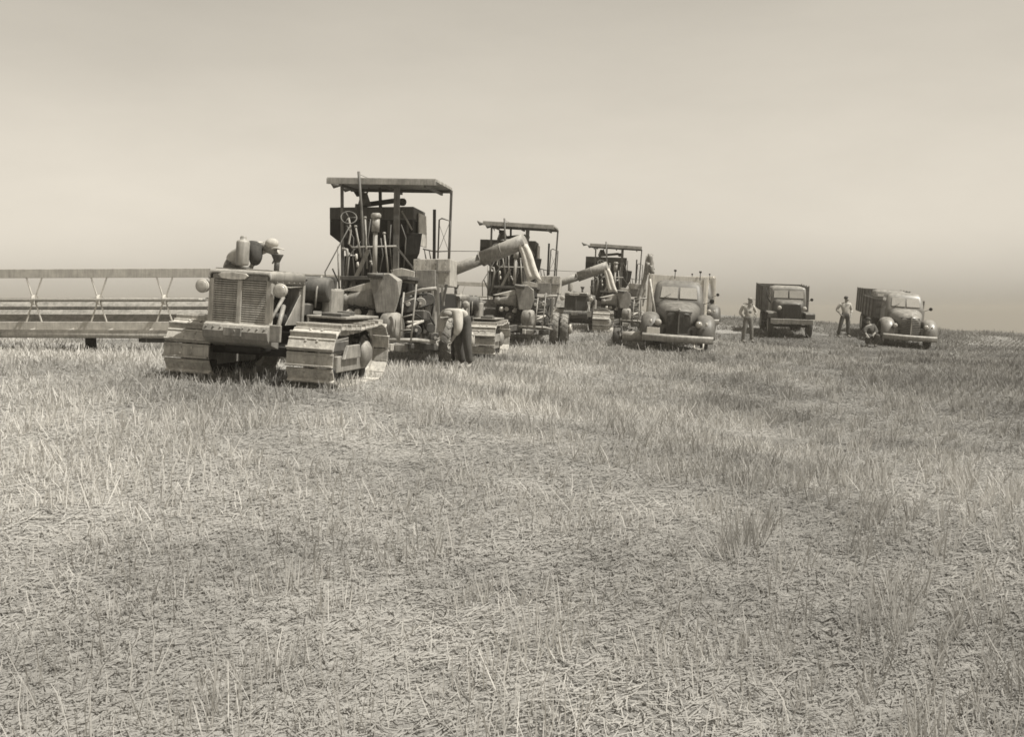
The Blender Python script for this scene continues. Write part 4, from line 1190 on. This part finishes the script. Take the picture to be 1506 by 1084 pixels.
def chain(*n): return list(zip(n[:-1], n[1:]))

def person(label, loc, alpha, P, shirt, trousers, hat=None, vest=False, bib=False, bulk=1.0):
    V = lambda n: Vector(P[n])
    J = {'pelvis': (V('pelvis'), (.125, .10)), 'waist': (V('waist'), (.12, .095)), 'chest': (V('chest'), (.155, .11)), 'neck0': (V('neck'), .06),
         'neck1': (V('neck').lerp(V('head'), .45), .052), 'jaw': (V('head') + Vector(P['face']) * .025 - Vector((0, 0, .03)), (.068, .075)), 'skull': (V('head') + Vector((0, 0, .045)), (.076, .088)), 'crown': (V('head') + Vector((0, 0, .105)), (.055, .062)),
         'nose': (V('head') + Vector(P['face']) * .115, .016)}
    E = chain('pelvis', 'waist', 'chest', 'neck0', 'neck1', 'jaw', 'skull', 'crown') + [('jaw', 'nose')]
    for s in 'lr':
        J['sh' + s] = (V('sh' + s), .062); J['el' + s] = (V('el' + s), .045); J['wr' + s] = (V('wr' + s), .030)
        J['hip' + s] = (V('hip' + s), .088); J['kn' + s] = (V('kn' + s), .060); J['an' + s] = (V('an' + s), .042); J['toe' + s] = (V('an' + s) + Vector(P['foot']) * .17 - Vector((0, 0, .05)), .04)
        E += chain('chest', 'sh' + s, 'el' + s, 'wr' + s) + chain('pelvis', 'hip' + s, 'kn' + s, 'an' + s, 'toe' + s)
        w = V('wr' + s); f = Vector(P['hand' + s]).normalized()
        side = f.cross(Vector((0, 1, 0.2))); side = side.normalized() if side.length > .1 else Vector((1, 0, 0))
        palm = w + f * .07
        J['palm' + s] = (palm, (.036, .018)); E.append(('wr' + s, 'palm' + s))
        curl = f.cross(side).normalized()
        for q, (off, ln) in enumerate(((-.030, .070), (-.010, .082), (.010, .078), (.028, .060))):
            a = palm + side * off + f * .03; b = a + f * ln * .55 + curl * .012; c = b + f * ln * .35 + curl * .03
            for nm, p, r in (('a', a, .011), ('b', b, .0095), ('c', c, .008)): J['f%d%s%s' % (q, nm, s)] = (p, r)
            E += [('palm' + s, 'f%da%s' % (q, s)), ('f%da%s' % (q, s), 'f%db%s' % (q, s)), ('f%db%s' % (q, s), 'f%dc%s' % (q, s))]
        t = w + f * .035 + side * -.035; J['t0' + s] = (t, .013); J['t1' + s] = (t + side * -.03 + f * .035, .011)
        E += [('wr' + s, 't0' + s), ('t0' + s, 't1' + s)]
    body = skin('person', J, E, 'pelvis', 'skin', None)
    body.location = loc; body.rotation_euler = (0, 0, alpha)
    tag(body, label, 'person', 'men working with the machines')
    # clothes: slightly fuller skins over the same joints
    S = {'pelvis': (V('pelvis') + Vector((0, 0, .03)), (.135 * bulk, .11 * bulk)), 'waist': (V('waist'), (.14 * bulk, .115 * bulk)), 'chest': (V('chest'), (.175 * bulk, .13 * bulk)), 'neck0': (V('neck'), .075 * bulk)}
    SE = chain('pelvis', 'waist', 'chest', 'neck0')
    for s in 'lr':
        S['sh' + s] = (V('sh' + s), .078 * bulk); S['el' + s] = (V('el' + s), .060 * bulk); S['cf' + s] = (V('el' + s).lerp(V('wr' + s), .55), .05)
        SE += chain('chest', 'sh' + s, 'el' + s, 'cf' + s)
    skin('shirt', S, SE, 'pelvis', shirt, body)
    Tz = {'pelvis': (V('pelvis'), (.155 * bulk, .125 * bulk)), 'belt': (V('waist'), (.15 * bulk, .122 * bulk))}
    TE = [('belt', 'pelvis')]
    for s in 'lr':
        Tz['hip' + s] = (V('hip' + s), .108); Tz['kn' + s] = (V('kn' + s), .082); Tz['cuff' + s] = (V('an' + s).lerp(V('kn' + s), .08), .072)
        TE += chain('pelvis', 'hip' + s, 'kn' + s, 'cuff' + s)
    skin('trousers', Tz, TE, 'pelvis', trousers, body)
    for s in 'lr':
        a = V('an' + s); f = Vector(P['foot'])
        skin('boot', {'a': (a + Vector((0, 0, .06)), .052), 'h': (a + Vector((0, 0, -.035)) - f * .03, .048), 'm': (a + f * .09 - Vector((0, 0, .045)), (.05, .036)), 't': (a + f * .18 - Vector((0, 0, .055)), (.045, .028))}, [('a', 'h'), ('h', 'm'), ('m', 't')], 'h', 'boot', body)
    if bib:
        f = Vector(P['face']); d = Vector((f.x, f.y, 0)).normalized()
        skin('bib', {'a': (V('waist') + d * .05, (.13, .10)), 'b': (V('chest') + d * .05 - Vector((0, 0, .03)), (.115, .10))}, [('a', 'b')], 'a', trousers, body)
        for s in 'lr':
            a = V('chest') + d * .13 + (V('sh' + s) - V('chest')) * .35; b = V('sh' + s).lerp(V('neck'), .45) + Vector((0, 0, .07)); c = V('waist') - d * .14
            MB().tube([a, b + d * .05, b, b - d * .08, V('chest') - d * .15, c], .016, 6).build('strap', trousers, body)
    if vest:
        skin('vest', {'a': (V('waist').lerp(V('chest'), .1), (.15, .125)), 'b': (V('chest').lerp(V('waist'), .1), (.185, .14)), 'c': (V('shr'), .10), 'd': (V('elr'), .09), 'e': (V('elr').lerp(V('wrr'), .95), .075)}, [('a', 'b'), ('b', 'c'), ('c', 'd'), ('d', 'e')], 'a', 'vest', body)
    h = V('head')
    if hat:
        f = Vector(P['face'])
        hb = MB().ball(h + Vector((0, 0, .088)), .088, 16, (1, 1.1, .80))
        hb.loft([[h + Vector((0, 0, .085 + dz)) + f * (.13) + Vector((.085 * math.cos(q), .085 * math.sin(q), -.02 * math.cos(q) ** 2)) for q in [2 * math.pi * i / 14 for i in range(14)]] for dz in (0, .014)])
        hb.build('cap', hat, body)
    else:
        MB().ball(h + Vector((0, 0, .075)) - Vector(P['face']) * .018, .094, 16, (.95, 1.08, .85)).build('hair', 'hair', body)
    return body

# man in overalls, hands on hips, looking towards the truck
p1 = spot(1100, 42.0)
person('man in bib overalls and cap standing with hands on hips beside the flat fendered truck', p1, 0, dict(
    pelvis=(0, 0, .95), waist=(.01, .0, 1.10), chest=(.02, 0, 1.32), neck=(.04, 0, 1.48), head=(.08, -.02, 1.60), face=(.85, -.5, -.1),
    shl=(-.18, .02, 1.42), ell=(-.28, .12, 1.16), wrl=(-.17, .02, .99), handl=(.8, -.3, -.5),
    shr=(.20, .0, 1.42), elr=(.33, .06, 1.17), wrr=(.21, -.02, 1.00), handr=(-.8, -.3, -.5),
    hipl=(-.09, 0, .90), hipr=(.10, 0, .90), knl=(-.14, -.02, .50), knr=(.13, -.03, .50), anl=(-.20, .04, .10), anr=(.13, 0, .10), foot=(.5, -.85, 0)),
    'shirt', 'denim_pale', 'cap', bib=True)
# bareheaded man, elbow out
p2 = spot(1243, 45.6)
person('bareheaded man in pale shirt and dark trousers standing left of the half hidden truck', p2, 0, dict(
    pelvis=(0, 0, .95), waist=(.0, .0, 1.10), chest=(.01, 0, 1.32), neck=(.03, 0, 1.48), head=(.05, -.02, 1.60), face=(.8, -.55, 0),
    shl=(-.18, .02, 1.42), ell=(-.34, .06, 1.18), wrl=(-.20, -.04, .99), handl=(.7, -.4, -.6),
    shr=(.20, .0, 1.42), elr=(.28, .03, 1.14), wrr=(.20, -.12, .95), handr=(-.2, -.5, -.8),
    hipl=(-.10, 0, .90), hipr=(.10, 0, .90), knl=(-.21, -.03, .50), knr=(.11, -.02, .50), anl=(-.30, .05, .10), anr=(.12, .0, .10), foot=(.4, -.9, 0)),
    'shirt', 'denim', None)
# man bending over the hood of the near tractor, feet on its far track
kt = ray_local(tractor_1.location, R(-10))
tz = .85
hip = Vector((-.74, 1.25, tz + .74)); sh = kt(383, 362, .95); hd = kt(402, 362, .85)
def rel(v): return tuple(v)
ta = R(-10); wr = kt(408, 386, .80)
pp = tractor_1.location
person('man in cap and dark vest bending over the hood of the nearest tractor', pp, ta, dict(
    pelvis=rel(hip), waist=rel(hip.lerp(sh, .32) + Vector((0, 0, .05))), chest=rel(hip.lerp(sh, .75) + Vector((0, 0, .03))), neck=rel(sh + Vector((.06, -.03, .0))), head=rel(hd + Vector((-.02, 0, -.05))), face=(.75, -.35, -.55),
    shl=rel(sh + Vector((.02, .17, .0))), ell=rel(sh.lerp(wr, .5) + Vector((.06, .10, .03))), wrl=rel(wr + Vector((-.02, 0, .06))), handl=(.15, 0, -1),
    shr=rel(sh + Vector((.0, -.17, -.04))), elr=rel(kt(378, 380, .75)), wrr=rel(kt(371, 393, .80) + Vector((0, 0, .03))), handr=(-.2, 0, -1),
    hipl=rel(hip + Vector((.03, .09, -.04))), hipr=rel(hip + Vector((.0, -.09, -.04))), knl=(-.50, 1.25, tz + .42), knr=(-.52, 1.02, tz + .42), anl=(-.80, 1.30, tz + .12), anr=(-.78, 1.05, tz + .12), foot=(.8, -.5, 0)),
    'shirt', 'denim_pale', 'shirt', vest=True)

# man stooping over the wheel of the nearest combine
p4 = spot(682, 20.4)
person('man in pale shirt stooping with rounded back beside the wheel of the nearest combine', p4, R(48), dict(
    pelvis=(-.02, 0, .90), waist=(-.10, 0, 1.06), chest=(-.25, 0, 1.13), neck=(-.38, -.02, 1.05), head=(-.47, -.04, .96), face=(-.8, -.3, -.5),
    shl=(-.34, -.19, 1.06), ell=(-.38, -.24, .78), wrl=(-.45, -.14, .56), handl=(-.5, .2, -.8),
    shr=(-.33, .19, 1.06), elr=(-.40, .20, .80), wrr=(-.50, .12, .60), handr=(-.6, 0, -.7),
    hipl=(-.01, -.10, .83), hipr=(.0, .10, .83), knl=(-.05, -.14, .46), knr=(.02, .13, .46), anl=(.03, -.14, .10), anr=(.10, .12, .10), foot=(-.9, -.3, 0)),
    'shirt', 'denim', 'cap', bulk=1.4)
# man crouching beside the front wheel of the right hand truck
p5 = spot(1280, 42.4)
crouched = person('man in dark clothes crouching at the front wheel of the right hand truck', p5, 0, dict(
    pelvis=(.08, .05, .34), waist=(.06, .04, .47), chest=(.0, 0, .64), neck=(-.05, -.03, .77), head=(-.10, -.06, .86), face=(-.7, -.6, -.3),
    shl=(-.15, -.06, .71), ell=(-.26, -.16, .52), wrl=(-.20, -.32, .40), handl=(.1, -.7, -.5),
    shr=(.14, .05, .71), elr=(.16, -.12, .52), wrr=(.02, -.30, .44), handr=(-.5, -.6, -.4),
    hipl=(.0, .02, .31), hipr=(.16, .04, .31), knl=(-.16, -.26, .42), knr=(.16, -.30, .42), anl=(-.12, -.02, .10), anr=(.16, -.04, .10), foot=(-.4, -.9, 0)),
    'denim', 'denim', 'vest', bulk=1.3)
crouched.scale = (1.15, 1.15, 1.15)

# ------------------------------------------------------------------ haze over the field
hz = MB().box((0, 180, -11.2), (880, 800, 34)).build('haze', M['dark'])
hz['kind'] = 'stuff'
mh = bpy.data.materials.new('haze'); mh.use_nodes = True
nh = mh.node_tree.nodes; nh.remove(nh['Principled BSDF'])
pv = nh.new('ShaderNodeVolumePrincipled')
pv.inputs['Color'].default_value = (.52, .485, .42, 1); pv.inputs['Density'].default_value = HAZE
mh.node_tree.links.new(pv.outputs[0], nh['Material Output'].inputs['Volume'])
hz.data.materials.clear(); hz.data.materials.append(mh)
